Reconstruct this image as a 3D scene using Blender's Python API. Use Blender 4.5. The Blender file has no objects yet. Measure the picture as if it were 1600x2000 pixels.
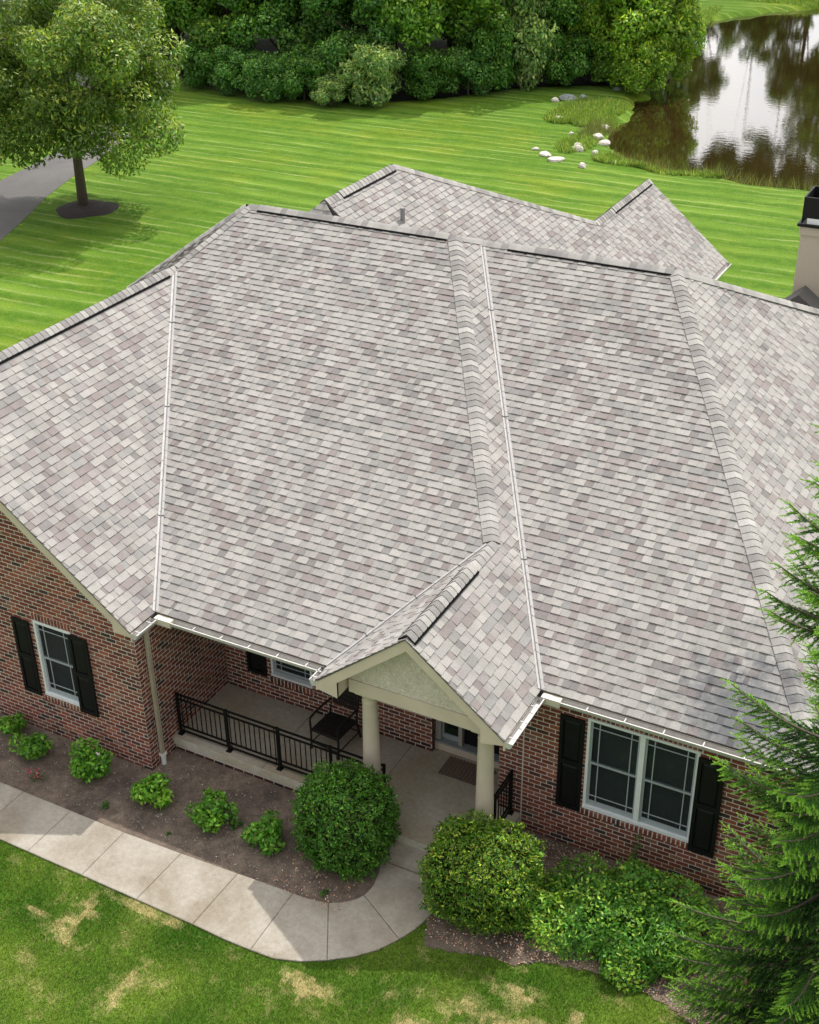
import bpy, math, random
import numpy as np
from mathutils import Vector, Matrix, noise
random.seed(7)
rng = np.random.default_rng(11)
S = bpy.context.scene
COL = S.collection

# ------------------------------------------------------------------ camera, sky, sun, exposure
cam_data = bpy.data.cameras.new('camera')
cam = bpy.data.objects.new('camera', cam_data)
COL.objects.link(cam)
YAW, PITCH, ROLL = math.radians(28.278), math.radians(-30.025), math.radians(-0.887)
F = Vector((-math.sin(YAW)*math.cos(PITCH), math.cos(YAW)*math.cos(PITCH), math.sin(PITCH)))
R0 = Vector((math.cos(YAW), math.sin(YAW), 0)); U0 = R0.cross(F)
c_, s_ = math.cos(ROLL), math.sin(ROLL)
RT = R0*c_ + U0*s_; UP = -R0*s_ + U0*c_
CAM = Vector((12.022, -13.537, 14.91))
m = Matrix(((RT.x, UP.x, -F.x, CAM.x), (RT.y, UP.y, -F.y, CAM.y), (RT.z, UP.z, -F.z, CAM.z), (0, 0, 0, 1)))
cam.matrix_world = m
cam_data.sensor_fit = 'HORIZONTAL'; cam_data.sensor_width = 36
cam_data.lens = 36*2542.5/1600
cam_data.clip_end = 2000
S.camera = cam
S.render.resolution_x = 819; S.render.resolution_y = 1024

W = bpy.data.worlds.new('World'); S.world = W; W.use_nodes = True
nt = W.node_tree
bg = nt.nodes['Background']
sky = nt.nodes.new('ShaderNodeTexSky'); sky.sky_type = 'NISHITA'; sky.sun_disc = False
SUN_EL, SUN_AZ = math.radians(58), math.radians(6)
sky.sun_elevation = SUN_EL; sky.sun_rotation = SUN_AZ
sky.air_density = 1.0; sky.dust_density = 2.5; sky.ozone_density = 1.0
# thin broken cloud over the blue, brighter round the sun
tcw = nt.nodes.new('ShaderNodeTexCoord'); cn = nt.nodes.new('ShaderNodeTexNoise'); cn.inputs['Scale'].default_value = 2.6; cn.inputs['Detail'].default_value = 7; cn.inputs['Roughness'].default_value = .55
nt.links.new(tcw.outputs['Generated'], cn.inputs['Vector'])
cr_ = nt.nodes.new('ShaderNodeValToRGB'); cr_.color_ramp.elements[0].position = .32; cr_.color_ramp.elements[0].color = (.35, .35, .35, 1); cr_.color_ramp.elements[1].position = .58
nt.links.new(cn.outputs[0], cr_.inputs[0])
dt = nt.nodes.new('ShaderNodeVectorMath'); dt.operation = 'DOT_PRODUCT'; nt.links.new(tcw.outputs['Generated'], dt.inputs[0])
dt.inputs[1].default_value = (math.sin(SUN_AZ)*math.cos(SUN_EL), math.cos(SUN_AZ)*math.cos(SUN_EL), math.sin(SUN_EL))
mr = nt.nodes.new('ShaderNodeMapRange'); mr.inputs['From Min'].default_value = .2; mr.inputs['From Max'].default_value = 1; mr.inputs['To Min'].default_value = 5.3; mr.inputs['To Max'].default_value = 15
nt.links.new(dt.outputs['Value'], mr.inputs[0])
cl = nt.nodes.new('ShaderNodeMix'); cl.data_type = 'RGBA'; cl.blend_type = 'MULTIPLY'; cl.inputs[0].default_value = 1; cl.inputs[6].default_value = (1, .985, .97, 1)
nt.links.new(mr.outputs[0], cl.inputs[7])
mw = nt.nodes.new('ShaderNodeMix'); mw.data_type = 'RGBA'; nt.links.new(cr_.outputs[0], mw.inputs[0]); nt.links.new(sky.outputs[0], mw.inputs[6]); nt.links.new(cl.outputs[2], mw.inputs[7])
nt.links.new(mw.outputs[2], bg.inputs[0]); bg.inputs[1].default_value = 0.15
sd = bpy.data.lights.new('sun', 'SUN'); sd.energy = 3.3; sd.angle = math.radians(0.6); sd.color = (1, .965, .91)
sun = bpy.data.objects.new('sun', sd); COL.objects.link(sun)
tow = Vector((math.sin(SUN_AZ)*math.cos(SUN_EL), math.cos(SUN_AZ)*math.cos(SUN_EL), math.sin(SUN_EL)))
sun.rotation_euler = tow.to_track_quat('Z', 'Y').to_euler()
S.view_settings.view_transform = 'Standard'; S.view_settings.look = 'None'
S.view_settings.exposure = 0.2; S.view_settings.gamma = 1; S.view_settings.use_curve_mapping = False

# ------------------------------------------------------------------ materials
def new_mat(name):
    mt = bpy.data.materials.new(name); mt.use_nodes = True
    n = mt.node_tree; b = n.nodes['Principled BSDF']
    return mt, n, b
def N(n, t, **k):
    x = n.nodes.new(t)
    for a, v in k.items(): setattr(x, a, v)
    return x
def noise_node(n, scale, detail=4, rough=.6, vec=None):
    x = N(n, 'ShaderNodeTexNoise'); x.inputs['Scale'].default_value = scale
    x.inputs['Detail'].default_value = detail; x.inputs['Roughness'].default_value = rough
    if vec is not None: n.links.new(vec, x.inputs['Vector'])
    return x
def ramp(n, src, stops):
    r = N(n, 'ShaderNodeValToRGB'); e = r.color_ramp.elements
    while len(e) < len(stops): e.new(.5)
    for i, (p, c) in enumerate(stops):
        e[i].position = p; e[i].color = (*c, 1) if len(c) == 3 else c
    n.links.new(src, r.inputs[0]); return r.outputs[0]
def mixc(n, f, a, b, mode='MIX'):
    x = N(n, 'ShaderNodeMix', data_type='RGBA', blend_type=mode)
    for s, v in ((0, f), (6, a), (7, b)):
        if isinstance(v, (int, float)): x.inputs[s].default_value = v
        elif isinstance(v, tuple): x.inputs[s].default_value = (*v, 1)
        else: n.links.new(v, x.inputs[s])
    return x.outputs[2]
def bump(n, b, src, strength, dist=.01):
    x = N(n, 'ShaderNodeBump'); x.inputs['Strength'].default_value = strength; x.inputs['Distance'].default_value = dist
    n.links.new(src, x.inputs['Height']); n.links.new(x.outputs[0], b.inputs['Normal'])
def geo_pos(n): return N(n, 'ShaderNodeNewGeometry').outputs['Position']

def simple(name, col, rough=.6, metal=0, nscale=30, nvar=.15, bmp=.0, spec=.4):
    mt, n, b = new_mat(name)
    p = geo_pos(n); z = noise_node(n, nscale, 5, .6, p)
    lo = tuple(c*(1-nvar) for c in col); hi = tuple(min(1, c*(1+nvar)) for c in col)
    n.links.new(ramp(n, z.outputs[0], [(.3, lo), (.7, hi)]), b.inputs['Base Color'])
    b.inputs['Roughness'].default_value = rough; b.inputs['Metallic'].default_value = metal
    b.inputs['Specular IOR Level'].default_value = spec
    if bmp: bump(n, b, z.outputs[0], bmp)
    return mt
def attr_mat(name, rough=.9, speck=.25, sscale=140, spec=.2, bmp=.3, big=.12, dist=.004):
    mt, n, b = new_mat(name)
    a = N(n, 'ShaderNodeAttribute', attribute_name='col')
    p = geo_pos(n)
    z = noise_node(n, sscale, 3, .7, p); z2 = noise_node(n, 1.3, 4, .6, p)
    s1 = ramp(n, z.outputs[0], [(.32, (1-speck,)*3), (.68, (1+speck,)*3)])
    s2 = ramp(n, z2.outputs[0], [(.3, (1-big,)*3), (.7, (1+big,)*3)])
    c = mixc(n, 1.0, mixc(n, 1.0, a.outputs['Color'], s1, 'MULTIPLY'), s2, 'MULTIPLY')
    n.links.new(c, b.inputs['Base Color'])
    b.inputs['Roughness'].default_value = rough; b.inputs['Specular IOR Level'].default_value = spec
    if bmp: bump(n, b, z.outputs[0], bmp, dist)
    return mt
def leaf_mat(name, trans=.3, rough=.45):
    mt, n, b = new_mat(name)
    a = N(n, 'ShaderNodeAttribute', attribute_name='col'); oi = N(n, 'ShaderNodeObjectInfo')
    c = mixc(n, 1.0, a.outputs['Color'], oi.outputs['Color'], 'MULTIPLY')
    n.links.new(c, b.inputs['Base Color']); b.inputs['Roughness'].default_value = rough
    b.inputs['Specular IOR Level'].default_value = .35
    t = N(n, 'ShaderNodeBsdfTranslucent'); cc = mixc(n, 1.0, c, (1.25, 1.3, .5), 'MULTIPLY'); n.links.new(cc, t.inputs[0])
    mx = N(n, 'ShaderNodeMixShader'); mx.inputs[0].default_value = trans
    n.links.new(b.outputs[0], mx.inputs[1]); n.links.new(t.outputs[0], mx.inputs[2])
    n.links.new(mx.outputs[0], n.nodes['Material Output'].inputs[0])
    return mt

M = {}
M['shingle'] = attr_mat('asphalt_shingle', .92, .40, 150, .15, .4, .10)
# a dark algae stain low on the right slope, with its own ragged outline
_n = M['shingle'].node_tree; _b = _n.nodes['Principled BSDF']; _src = _b.inputs['Base Color'].links[0].from_socket
_p = geo_pos(_n); _d = N(_n, 'ShaderNodeVectorMath', operation='DISTANCE'); _n.links.new(_p, _d.inputs[0]); _d.inputs[1].default_value = (9.25, 1.45, 3.15)
_z = noise_node(_n, 3.5, 5, .65, _p); _a = N(_n, 'ShaderNodeMath', operation='MULTIPLY_ADD'); _n.links.new(_z.outputs[0], _a.inputs[0]); _a.inputs[1].default_value = 1.1; _m = N(_n, 'ShaderNodeMath', operation='MULTIPLY'); _n.links.new(_d.outputs['Value'], _m.inputs[0]); _m.inputs[1].default_value = .32; _n.links.new(_m.outputs[0], _a.inputs[2])
_n.links.new(mixc(_n, 1.0, _src, ramp(_n, _a.outputs[0], [(.62, (.50, .53, .58)), (.98, (1, 1, 1))]), 'MULTIPLY'), _b.inputs['Base Color'])
M['brick'] = attr_mat('clay_brick', .85, .30, 60, .2, .5, .20)
M['leaf'] = leaf_mat('leaf'); M['needle'] = leaf_mat('needle', .15, .5); M['blade'] = leaf_mat('grass_blade', .35, .6)
M['mortar'] = simple('mortar', (.60, .56, .49), .95, nscale=80, nvar=.2, bmp=.3)
M['cream'] = simple('cream_paint', (.60, .515, .415), .55, nscale=3, nvar=.06)
M['cream2'] = simple('cream_aluminium', (.60, .55, .45), .4, nscale=3, nvar=.06)
M['white'] = simple('white_vinyl', (.72, .74, .75), .4, nscale=4, nvar=.05)
M['greyframe'] = simple('grey_vinyl', (.33, .37, .39), .45, nscale=4, nvar=.06)
M['gut'] = simple('gutter_aluminium', (.50, .485, .46), .35, nscale=12, nvar=.15)
M['black'] = simple('black_paint', (.006, .0065, .007), .55, nscale=8, nvar=.2, spec=.25)
M['iron'] = simple('black_iron', (.006, .006, .006), .6, nscale=8, nvar=.2, spec=.2)
M['chairmat'] = simple('dark_brown_metal', (.020, .017, .015), .6, nscale=8, nvar=.2, spec=.2)
M['flash'] = simple('valley_metal', (.43, .415, .40), .45, nscale=14, nvar=.10)
M['flashdark'] = simple('valley_crease', (.12, .11, .11), .6)
M['vent'] = simple('ridge_vent_plastic', (.004, .004, .0045), .9, spec=.1)
M['pipe'] = simple('grey_pipe', (.22, .22, .22), .7)
M['stuccochim'] = simple('chimney_stucco', (.47, .41, .33), .9, nscale=40, nvar=.10, bmp=.5)
M['deckedge'] = simple('roof_edge', (.10, .095, .09), .8)
M['rug'] = simple('doormat_rubber', (.17, .125, .10), .9, nscale=60)
M['bark'] = simple('bark', (.12, .095, .072), .95, nscale=25, nvar=.4, bmp=.8)
M['stone'] = simple('pale_stone', (.58, .53, .48), .85, nscale=6, nvar=.25, bmp=.6)
M['stoned'] = simple('grey_stone', (.25, .27, .27), .85, nscale=5, nvar=.35, bmp=.6)
M['pvc'] = simple('white_pvc', (.75, .75, .72), .5, nscale=25, nvar=.12)
M['blind'] = simple('blind_slat', (.085, .10, .10), .7)
M['room'] = simple('dark_interior', (.008, .008, .009), .9)
M['door'] = simple('black_door', (.008, .008, .009), .35, nscale=3)
M['threshold'] = simple('grey_threshold', (.25, .27, .28), .5)

def stucco():
    mt, n, b = new_mat('trowelled_stucco'); p = geo_pos(n)
    z = noise_node(n, 9, 6, .7, p); z.inputs['Distortion'].default_value = 2.2
    z2 = noise_node(n, 3, 3, .5, p)
    c = ramp(n, z.outputs[0], [(.34, (.46, .40, .33)), (.5, (.62, .56, .48)), (.64, (.80, .74, .66))])
    n.links.new(mixc(n, .35, c, ramp(n, z2.outputs[0], [(.3, (.52, .46, .39)), (.7, (.66, .60, .52))])), b.inputs['Base Color'])
    b.inputs['Roughness'].default_value = .85; bump(n, b, z.outputs[0], .6, .02); return mt
M['stucco'] = stucco()

def concrete(name, a, bcol, stain, sscale=.9, seed=0.0):
    mt, n, b = new_mat(name)
    p = geo_pos(n)
    f = noise_node(n, 90, 6, .75, p); g = noise_node(n, 14, 5, .7, p); h = noise_node(n, sscale, 4, .55, p)
    h.inputs['Distortion'].default_value = .6
    c = ramp(n, f.outputs[0], [(.3, a), (.7, bcol)])
    c = mixc(n, 1.0, c, ramp(n, g.outputs[0], [(.3, (.82, .81, .79)), (.62, (1.05, 1.05, 1.05))]), 'MULTIPLY')
    hm = ramp(n, h.outputs[0], [(.42, (0, 0, 0)), (.66, (.75, .75, .75))])
    c = mixc(n, hm, c, mixc(n, 1.0, c, stain, 'MULTIPLY'))
    n.links.new(c, b.inputs['Base Color']); b.inputs['Roughness'].default_value = .92; b.inputs['Specular IOR Level'].default_value = .2
    bump(n, b, f.outputs[0], .35, .004); return mt
M['walk'] = concrete('sidewalk_concrete', (.27, .245, .205), (.47, .43, .37), (.62, .57, .49))
M['porch'] = concrete('porch_concrete', (.36, .325, .265), (.45, .41, .345), (.78, .70, .58), .8)
M['porchedge'] = concrete('porch_edge_concrete', (.46, .43, .36), (.60, .57, .49), (.75, .72, .6), 1.5)
M['asphalt'] = concrete('path_asphalt', (.10, .095, .095), (.20, .19, .18), (.7, .7, .72), .3)

def mulch():
    mt, n, b = new_mat('mulch_soil'); p = geo_pos(n)
    f = noise_node(n, 55, 8, .8, p); g = noise_node(n, 1.1, 4, .6, p); h = noise_node(n, 7, 5, .7, p)
    c = ramp(n, f.outputs[0], [(.25, (.045, .034, .026)), (.5, (.135, .105, .082)), (.64, (.22, .175, .14)), (.78, (.42, .37, .33))])
    c = mixc(n, 1.0, c, ramp(n, g.outputs[0], [(.35, (.68, .66, .66)), (.65, (1.5, 1.46, 1.42))]), 'MULTIPLY')
    c = mixc(n, 1.0, c, ramp(n, h.outputs[0], [(.35, (.7, .7, .7)), (.65, (1.2, 1.2, 1.2))]), 'MULTIPLY')
    n.links.new(c, b.inputs['Base Color']); b.inputs['Roughness'].default_value = .95
    bump(n, b, f.outputs[0], .8, .02); return mt
M['mulch'] = mulch()
def darkmulch():
    mt, n, b = new_mat('dark_mulch'); p = geo_pos(n); f = noise_node(n, 30, 8, .8, p)
    n.links.new(ramp(n, f.outputs[0], [(.3, (.012, .009, .008)), (.7, (.05, .035, .03))]), b.inputs['Base Color'])
    b.inputs['Roughness'].default_value = .95; bump(n, b, f.outputs[0], 1, .05); return mt
M['dmulch'] = darkmulch()

def lawn_mat():
    """far lawn: mowing stripes along the world x direction, fine blades, yellow-green patches"""
    mt, n, b = new_mat('mown_grass'); p = geo_pos(n)
    sep = N(n, 'ShaderNodeSeparateXYZ'); n.links.new(p, sep.inputs[0])
    warp = noise_node(n, .12, 2, .5, p); warp2 = noise_node(n, .9, 3, .6, p)
    def mth(op, a, bb=None):
        x = N(n, 'ShaderNodeMath', operation=op)
        for i, v in enumerate((a, bb)):
            if v is None: continue
            if isinstance(v, (int, float)): x.inputs[i].default_value = v
            else: n.links.new(v, x.inputs[i])
        return x.outputs[0]
    y = mth('ADD', sep.outputs['Y'], mth('MULTIPLY', sep.outputs['X'], -.01))
    y = mth('ADD', y, mth('MULTIPLY', warp.outputs[0], 1.6)); y = mth('ADD', y, mth('MULTIPLY', warp2.outputs[0], .30))
    st = mth('SINE', mth('MULTIPLY', y, 2*math.pi/1.24))
    st2 = mth('SINE', mth('MULTIPLY', y, 2*math.pi/.62))
    # stretched noise so that streaks run along the stripes
    mp = N(n, 'ShaderNodeMapping'); n.links.new(p, mp.inputs[0]); mp.inputs['Scale'].default_value = (.30, 3.2, 1)
    streak = noise_node(n, .8, 6, .7, mp.outputs[0])
    mp2 = N(n, 'ShaderNodeMapping'); n.links.new(p, mp2.inputs[0]); mp2.inputs['Scale'].default_value = (1, 1.5, 1)
    fine = noise_node(n, 11, 9, .8, mp2.outputs[0]); mid = noise_node(n, 2.4, 5, .7, p); big = noise_node(n, .16, 4, .6, p)
    base = ramp(n, mid.outputs[0], [(.25, (.044, .115, .006)), (.5, (.070, .155, .008)), (.75, (.118, .195, .014))])
    light = ramp(n, streak.outputs[0], [(.44, (0, 0, 0)), (.60, (1, 1, 1))])
    s = mth('ADD', mth('MULTIPLY', st, .5), .5)
    s = mth('POWER', s, 1.3)
    vis = noise_node(n, .11, 3, .6, p); vm = ramp(n, vis.outputs[0], [(.36, (.25, .25, .25)), (.62, (1.5, 1.5, 1.5))])
    sm = mth('MULTIPLY', mth('MULTIPLY', mth('MULTIPLY', s, streak.outputs[0]), 1.2), vm)
    c = mixc(n, sm, base, (.150, .255, .026))
    s2 = mth('POWER', mth('ADD', mth('MULTIPLY', st2, .5), .5), 7)
    lm = mth('MULTIPLY', mth('MULTIPLY', s2, light), .6)
    c = mixc(n, lm, c, (.31, .37, .13))
    c = mixc(n, 1.0, c, ramp(n, fine.outputs[0], [(.3, (.52, .56, .5)), (.7, (1.45, 1.42, 1.4))]), 'MULTIPLY')
    yel = ramp(n, big.outputs[0], [(.5, (0, 0, 0)), (.66, (.7, .7, .7))])
    c = mixc(n, yel, c, mixc(n, 1.0, c, (1.55, 1.12, .9), 'MULTIPLY'))
    n.links.new(c, b.inputs['Base Color']); b.inputs['Roughness'].default_value = .9; b.inputs['Specular IOR Level'].default_value = .15
    bump(n, b, fine.outputs[0], .8, .06); return mt
M['lawn'] = lawn_mat()
M['lawnnear'] = attr_mat('grass_soil', .95, .4, 70, .1, .6, .15, .02)

def water_mat():
    mt, n, b = new_mat('pond_water'); p = geo_pos(n)
    z = noise_node(n, .25, 5, .6, p); w = noise_node(n, 3.2, 3, .55, p); w2 = noise_node(n, .5, 2, .5, p)
    n.links.new(ramp(n, z.outputs[0], [(.3, (.020, .011, .004)), (.7, (.036, .022, .007))]), b.inputs['Base Color'])
    b.inputs['Roughness'].default_value = .02; b.inputs['IOR'].default_value = 1.33; b.inputs['Coat Weight'].default_value = .6; b.inputs['Coat Roughness'].default_value = .015; b.inputs['Specular IOR Level'].default_value = .9
    bump(n, b, w.outputs[0], .045, .05); n.links.new(b.inputs['Normal'].links[0].from_socket, b.inputs['Coat Normal']); return mt
M['water'] = water_mat()
def glass_mat():
    mt, n, b = new_mat('window_glass'); b.inputs['Base Color'].default_value = (.012, .016, .018, 1)
    b.inputs['Roughness'].default_value = .06
    t = N(n, 'ShaderNodeBsdfTransparent'); t.inputs[0].default_value = (.75, .78, .78, 1)
    mx = N(n, 'ShaderNodeMixShader'); mx.inputs[0].default_value = .62
    n.links.new(b.outputs[0], mx.inputs[1]); n.links.new(t.outputs[0], mx.inputs[2])
    n.links.new(mx.outputs[0], n.nodes['Material Output'].inputs[0]); return mt
M['glass'] = glass_mat()

# ------------------------------------------------------------------ helpers
def link(name, me, mat=None, parent=None, kind=None, loc=None):
    o = bpy.data.objects.new(name, me); COL.objects.link(o)
    if mat is not None and not me.materials: me.materials.append(mat)
    if parent is not None: o.parent = parent
    if kind: o['kind'] = kind
    if loc is not None: o.location = loc
    return o
def tag(o, label, cat, group=None):
    o['label'] = label; o['category'] = cat
    if group: o['group'] = group
    return o
def thing(name, label, cat, loc=(0, 0, 0), rz=0, group=None):
    o = bpy.data.objects.new(name, None); COL.objects.link(o); o.location = loc; o.rotation_euler = (0, 0, rz)
    o.empty_display_size = .2
    return tag(o, label, cat, group)
class MB:
    def __init__(s): s.v = []; s.f = []; s.c = []
    def poly(s, pts, col=(1, 1, 1)):
        k = len(s.v); s.v += [tuple(p) for p in pts]; s.f.append(tuple(range(k, k+len(pts)))); s.c.append(col)
    def box(s, x0, x1, y0, y1, z0, z1, col=(1, 1, 1)):
        s.obox(Vector((x0, y0, z0)), Vector((x1-x0, 0, 0)), Vector((0, y1-y0, 0)), Vector((0, 0, z1-z0)), col)
    def obox(s, o, a, b, c, col=(1, 1, 1)):
        if a.cross(b).dot(c) < 0: a, b = b, a
        k = len(s.v)
        P = [o, o+a, o+a+b, o+b, o+c, o+a+c, o+a+b+c, o+b+c]; s.v += [tuple(p) for p in P]
        for q in ((0, 3, 2, 1), (4, 5, 6, 7), (0, 1, 5, 4), (1, 2, 6, 5), (2, 3, 7, 6), (3, 0, 4, 7)):
            s.f.append(tuple(k+i for i in q)); s.c.append(col)
    def prism(s, pts, d, col=(1, 1, 1)):
        """closed prism: polygon pts extruded by vector d"""
        pts = [Vector(p) for p in pts]; d = Vector(d); n = len(pts)
        nn = (pts[1]-pts[0]).cross(pts[2]-pts[1])
        if nn.dot(d) > 0: pts = pts[::-1]
        k = len(s.v); s.v += [tuple(p) for p in pts] + [tuple(p+d) for p in pts]
        s.f.append(tuple(range(k, k+n))); s.c.append(col)
        s.f.append(tuple(range(k+2*n-1, k+n-1, -1))); s.c.append(col)
        for i in range(n):
            j = (i+1) % n; s.f.append((k+i, k+n+i, k+n+j, k+j)); s.c.append(col)
    def tube(s, pts, r, n=8, col=(1, 1, 1), cap=True):
        pts = [Vector(p) for p in pts]; rs = r if isinstance(r, (list, tuple)) else [r]*len(pts)
        k0 = len(s.v); up = Vector((0, 0, 1))
        for i, p in enumerate(pts):
            d = (pts[min(i+1, len(pts)-1)]-pts[max(i-1, 0)]).normalized()
            a = d.cross(up if abs(d.z) < .95 else Vector((1, 0, 0))).normalized(); b = d.cross(a)
            for q in range(n):
                t = 2*math.pi*q/n; s.v.append(tuple(p+(a*math.cos(t)+b*math.sin(t))*rs[i]))
        for i in range(len(pts)-1):
            for q in range(n):
                A = k0+i*n+q; B = k0+i*n+(q+1) % n; s.f.append((A, B, B+n, A+n)); s.c.append(col)
        if cap:
            s.f.append(tuple(range(k0+n-1, k0-1, -1))); s.c.append(col)
            e = k0+(len(pts)-1)*n; s.f.append(tuple(range(e, e+n))); s.c.append(col)
    def mesh(s, name='mesh', smooth=False, colattr=False):
        me = bpy.data.meshes.new(name); me.from_pydata(s.v, [], s.f)
        if colattr:
            a = me.attributes.new('col', 'FLOAT_COLOR', 'FACE')
            a.data.foreach_set('color', np.array([(*c, 1) for c in s.c], dtype=np.float32).ravel())
        if smooth: me.polygons.foreach_set('use_smooth', [True]*len(me.polygons))
        me.update(); return me
    def build(s, name, mat, parent=None, smooth=False, kind=None, colattr=False):
        return link(name, s.mesh(name, smooth, colattr), mat, parent, kind)
def np_mesh(name, V, k, C=None, smooth=False):
    """V (n*k,3): separate k-gons; C one colour per polygon"""
    n = len(V)//k; me = bpy.data.meshes.new(name)
    me.vertices.add(len(V)); me.vertices.foreach_set('co', np.asarray(V, np.float32).ravel())
    me.loops.add(len(V)); me.loops.foreach_set('vertex_index', np.arange(len(V), dtype=np.int32))
    me.polygons.add(n); me.polygons.foreach_set('loop_start', np.arange(0, n*k, k, dtype=np.int32))
    me.polygons.foreach_set('loop_total', np.full(n, k, np.int32))
    me.update(calc_edges=True)
    if C is not None:
        a = me.attributes.new('col', 'FLOAT_COLOR', 'FACE')
        a.data.foreach_set('color', np.c_[C, np.ones(n)].astype(np.float32).ravel())
    return me
def unit(a): return a/np.maximum(np.linalg.norm(a, axis=1, keepdims=True), 1e-9)
def leaf_cards(c, nrm, L, Wd, spread=.6, droop=0.0, fold=False):
    """rhombic leaves centred at c, facing about nrm"""
    n = len(c); nr = unit(unit(nrm)+spread*rng.normal(size=(n, 3)))
    t = rng.normal(size=(n, 3)); t[:, 2] -= droop; t = unit(t-nr*np.sum(t*nr, axis=1, keepdims=True)); b = np.cross(nr, t)
    L = (L*(.7+.6*rng.random(n)))[:, None]; Wd = (Wd*(.7+.6*rng.random(n)))[:, None]
    V = np.stack([c-t*L/2, c+b*Wd/2+t*L*.05, c+t*L/2, c-b*Wd/2+t*L*.05], 1)
    return V.reshape(-1, 3)
def jit(base, n, var=.18, hue=.08):
    c = np.array(base)[None, :]*np.exp(var*rng.normal(size=(n, 1)))*(1+hue*rng.normal(size=(n, 3)))
    return np.clip(c, .002, .9)
def pnoise(P, s):
    return np.array([noise.noise(Vector(p)*s) for p in P])

# ------------------------------------------------------------------ house geometry numbers
H = 2.92
pA, pB, pD, pE, pC, pG = .491, .484, .79, .809, .784, .82
yB, xE, xF, xC = .938, 6.4, 3.289, 10.485
yD, yG = -.665, -.385
zA, zB, zD = 4.062, 3.835, 3.195
xG, zG, yGn, zGg, yGg, hn = 3.587, 4.309, 11.418, 1.958, 20.701, .458
xD = -zD/pD
xAw = -3.32
yrA = zA/pA; yrB = yB+zB/pB
zg = pE*(xE-xF)/2; xg = (xE+xF)/2
def V3(x, y, z): return Vector((x, y, z+H))

house = thing('brick_house', 'red brick house with grey shingled hip roof and small gabled porch entry', 'house')

# ---- roof planes: (list of convex polygons, up-slope direction in plan)
apexA = V3(xE-zA/pE, yrA, zA); P_w = V3(xAw, yrA, zA)
hipG = V3(xg, zg/pA, zg); valDt = V3(xD, zD/pA, zD)
rBw = V3(xE-zB/pE, yrB, zB); rBe = V3(xC-zB/pC, yrB, zB)
A_poly = [V3(0, 0, 0), V3(xF, 0, 0), hipG, apexA, P_w, valDt]
D_poly = [V3(0, yD, 0), V3(0, 0, 0), valDt, V3(xD, yD, zD)]
ye = zg/pA
tE = (xE-xg)
E1 = [V3(xE, yG, 0), V3(xE, yB, 0), V3(xE-(ye-yB)*(xE-rBw.x)/(yrB-yB), ye, (ye-yB)*(xE-rBw.x)/(yrB-yB)*pE), hipG, V3(xg, yG, zg)]
E2 = [E1[2], rBw, apexA, hipG]
F_poly = [V3(xF, yG, 0), V3(xg, yG, zg), hipG, V3(xF, 0, 0)]
B_poly = [V3(xE, yB, 0), V3(xC, yB, 0), rBe, rBw]
hipNe_y = yrB+zB/.48
C_poly = [V3(xC, yB, 0), V3(xC, hipNe_y, 0), rBe]
BN_poly = [rBw, rBe, V3(xC, hipNe_y, 0), V3(rBw.x, hipNe_y, 0)]
GS_poly = [V3(-2.02, 8.285, 4.04), V3(-1.33, 8.285, 4.04), V3(xG-zG/pG, 8.5, zG-.004)]
AN_poly = [P_w, apexA, V3(apexA.x+1.4, yrA+2.9, zA-1.42), V3(P_w.x, yrA+2.9, zA-1.42)]
gj = V3(xG-zGg/pG, yGn+(zG-zGg)/hn, zGg)
gt = V3(xG-zG/pG, yGn, zG)
G1 = [V3(xG, 8.5, 0), V3(xG, gj.y, 0), gj, gt, V3(gt.x, 8.5, zG)]
G2 = [V3(xG, gj.y, 0), V3(xG, yGg, 0), V3(gj.x, yGg, zGg), gj]

roof_deck = MB()
for poly in (A_poly, D_poly, E1, E2, F_poly, B_poly, C_poly, BN_poly, AN_poly, G1, G2, GS_poly):
    roof_deck.prism([p-Vector((0, -.055 if p.y < -.3 else 0, .02)) for p in poly], (0, 0, -.09))
# unseen far slopes, deck only
DW = [V3(xD, yD, zD), valDt, V3(2*xD, zD/pA, 0), V3(2*xD, yD, 0)]
roof_deck.prism([p-Vector((0, 0, .02)) for p in [q+Vector((0, .055 if q.y < -.3 else 0, 0)) for q in DW]], (0, 0, -.09))
GW = [V3(gt.x, 8.5, zG), gt, V3(gt.x-4, yGn, zG-3.3), V3(gt.x-2.2, 9.6, zG-1.8)]
roof_deck.prism([p-Vector((0, 0, .02)) for p in GW], (0, 0, -.09))
GN = [gt, gj, V3(gt.x-1, gj.y, zGg), V3(gt.x-3.5, yGn, zG-2.8)]
roof_deck.prism([p-Vector((0, 0, .02)) for p in GN], (0, 0, -.09))
GGW = [V3(gj.x, gj.y, zGg), V3(gj.x, yGg, zGg), V3(gj.x-2.3, yGg, 0), V3(gj.x-2.3, gj.y, 0)]
roof_deck.prism([p-Vector((0, 0, .02)) for p in GGW], (0, 0, -.09))
hip2a, hip2b = V3(-3.55, 8.40, 4.0), V3(-6.15, 7.4, 2.1)
WP = [P_w, valDt, hip2b]
roof_deck.prism([p-Vector((0, 0, .03)) for p in WP], (0, 0, -.03))
roof = roof_deck.build('roof', M['deckedge'], house)

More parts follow.
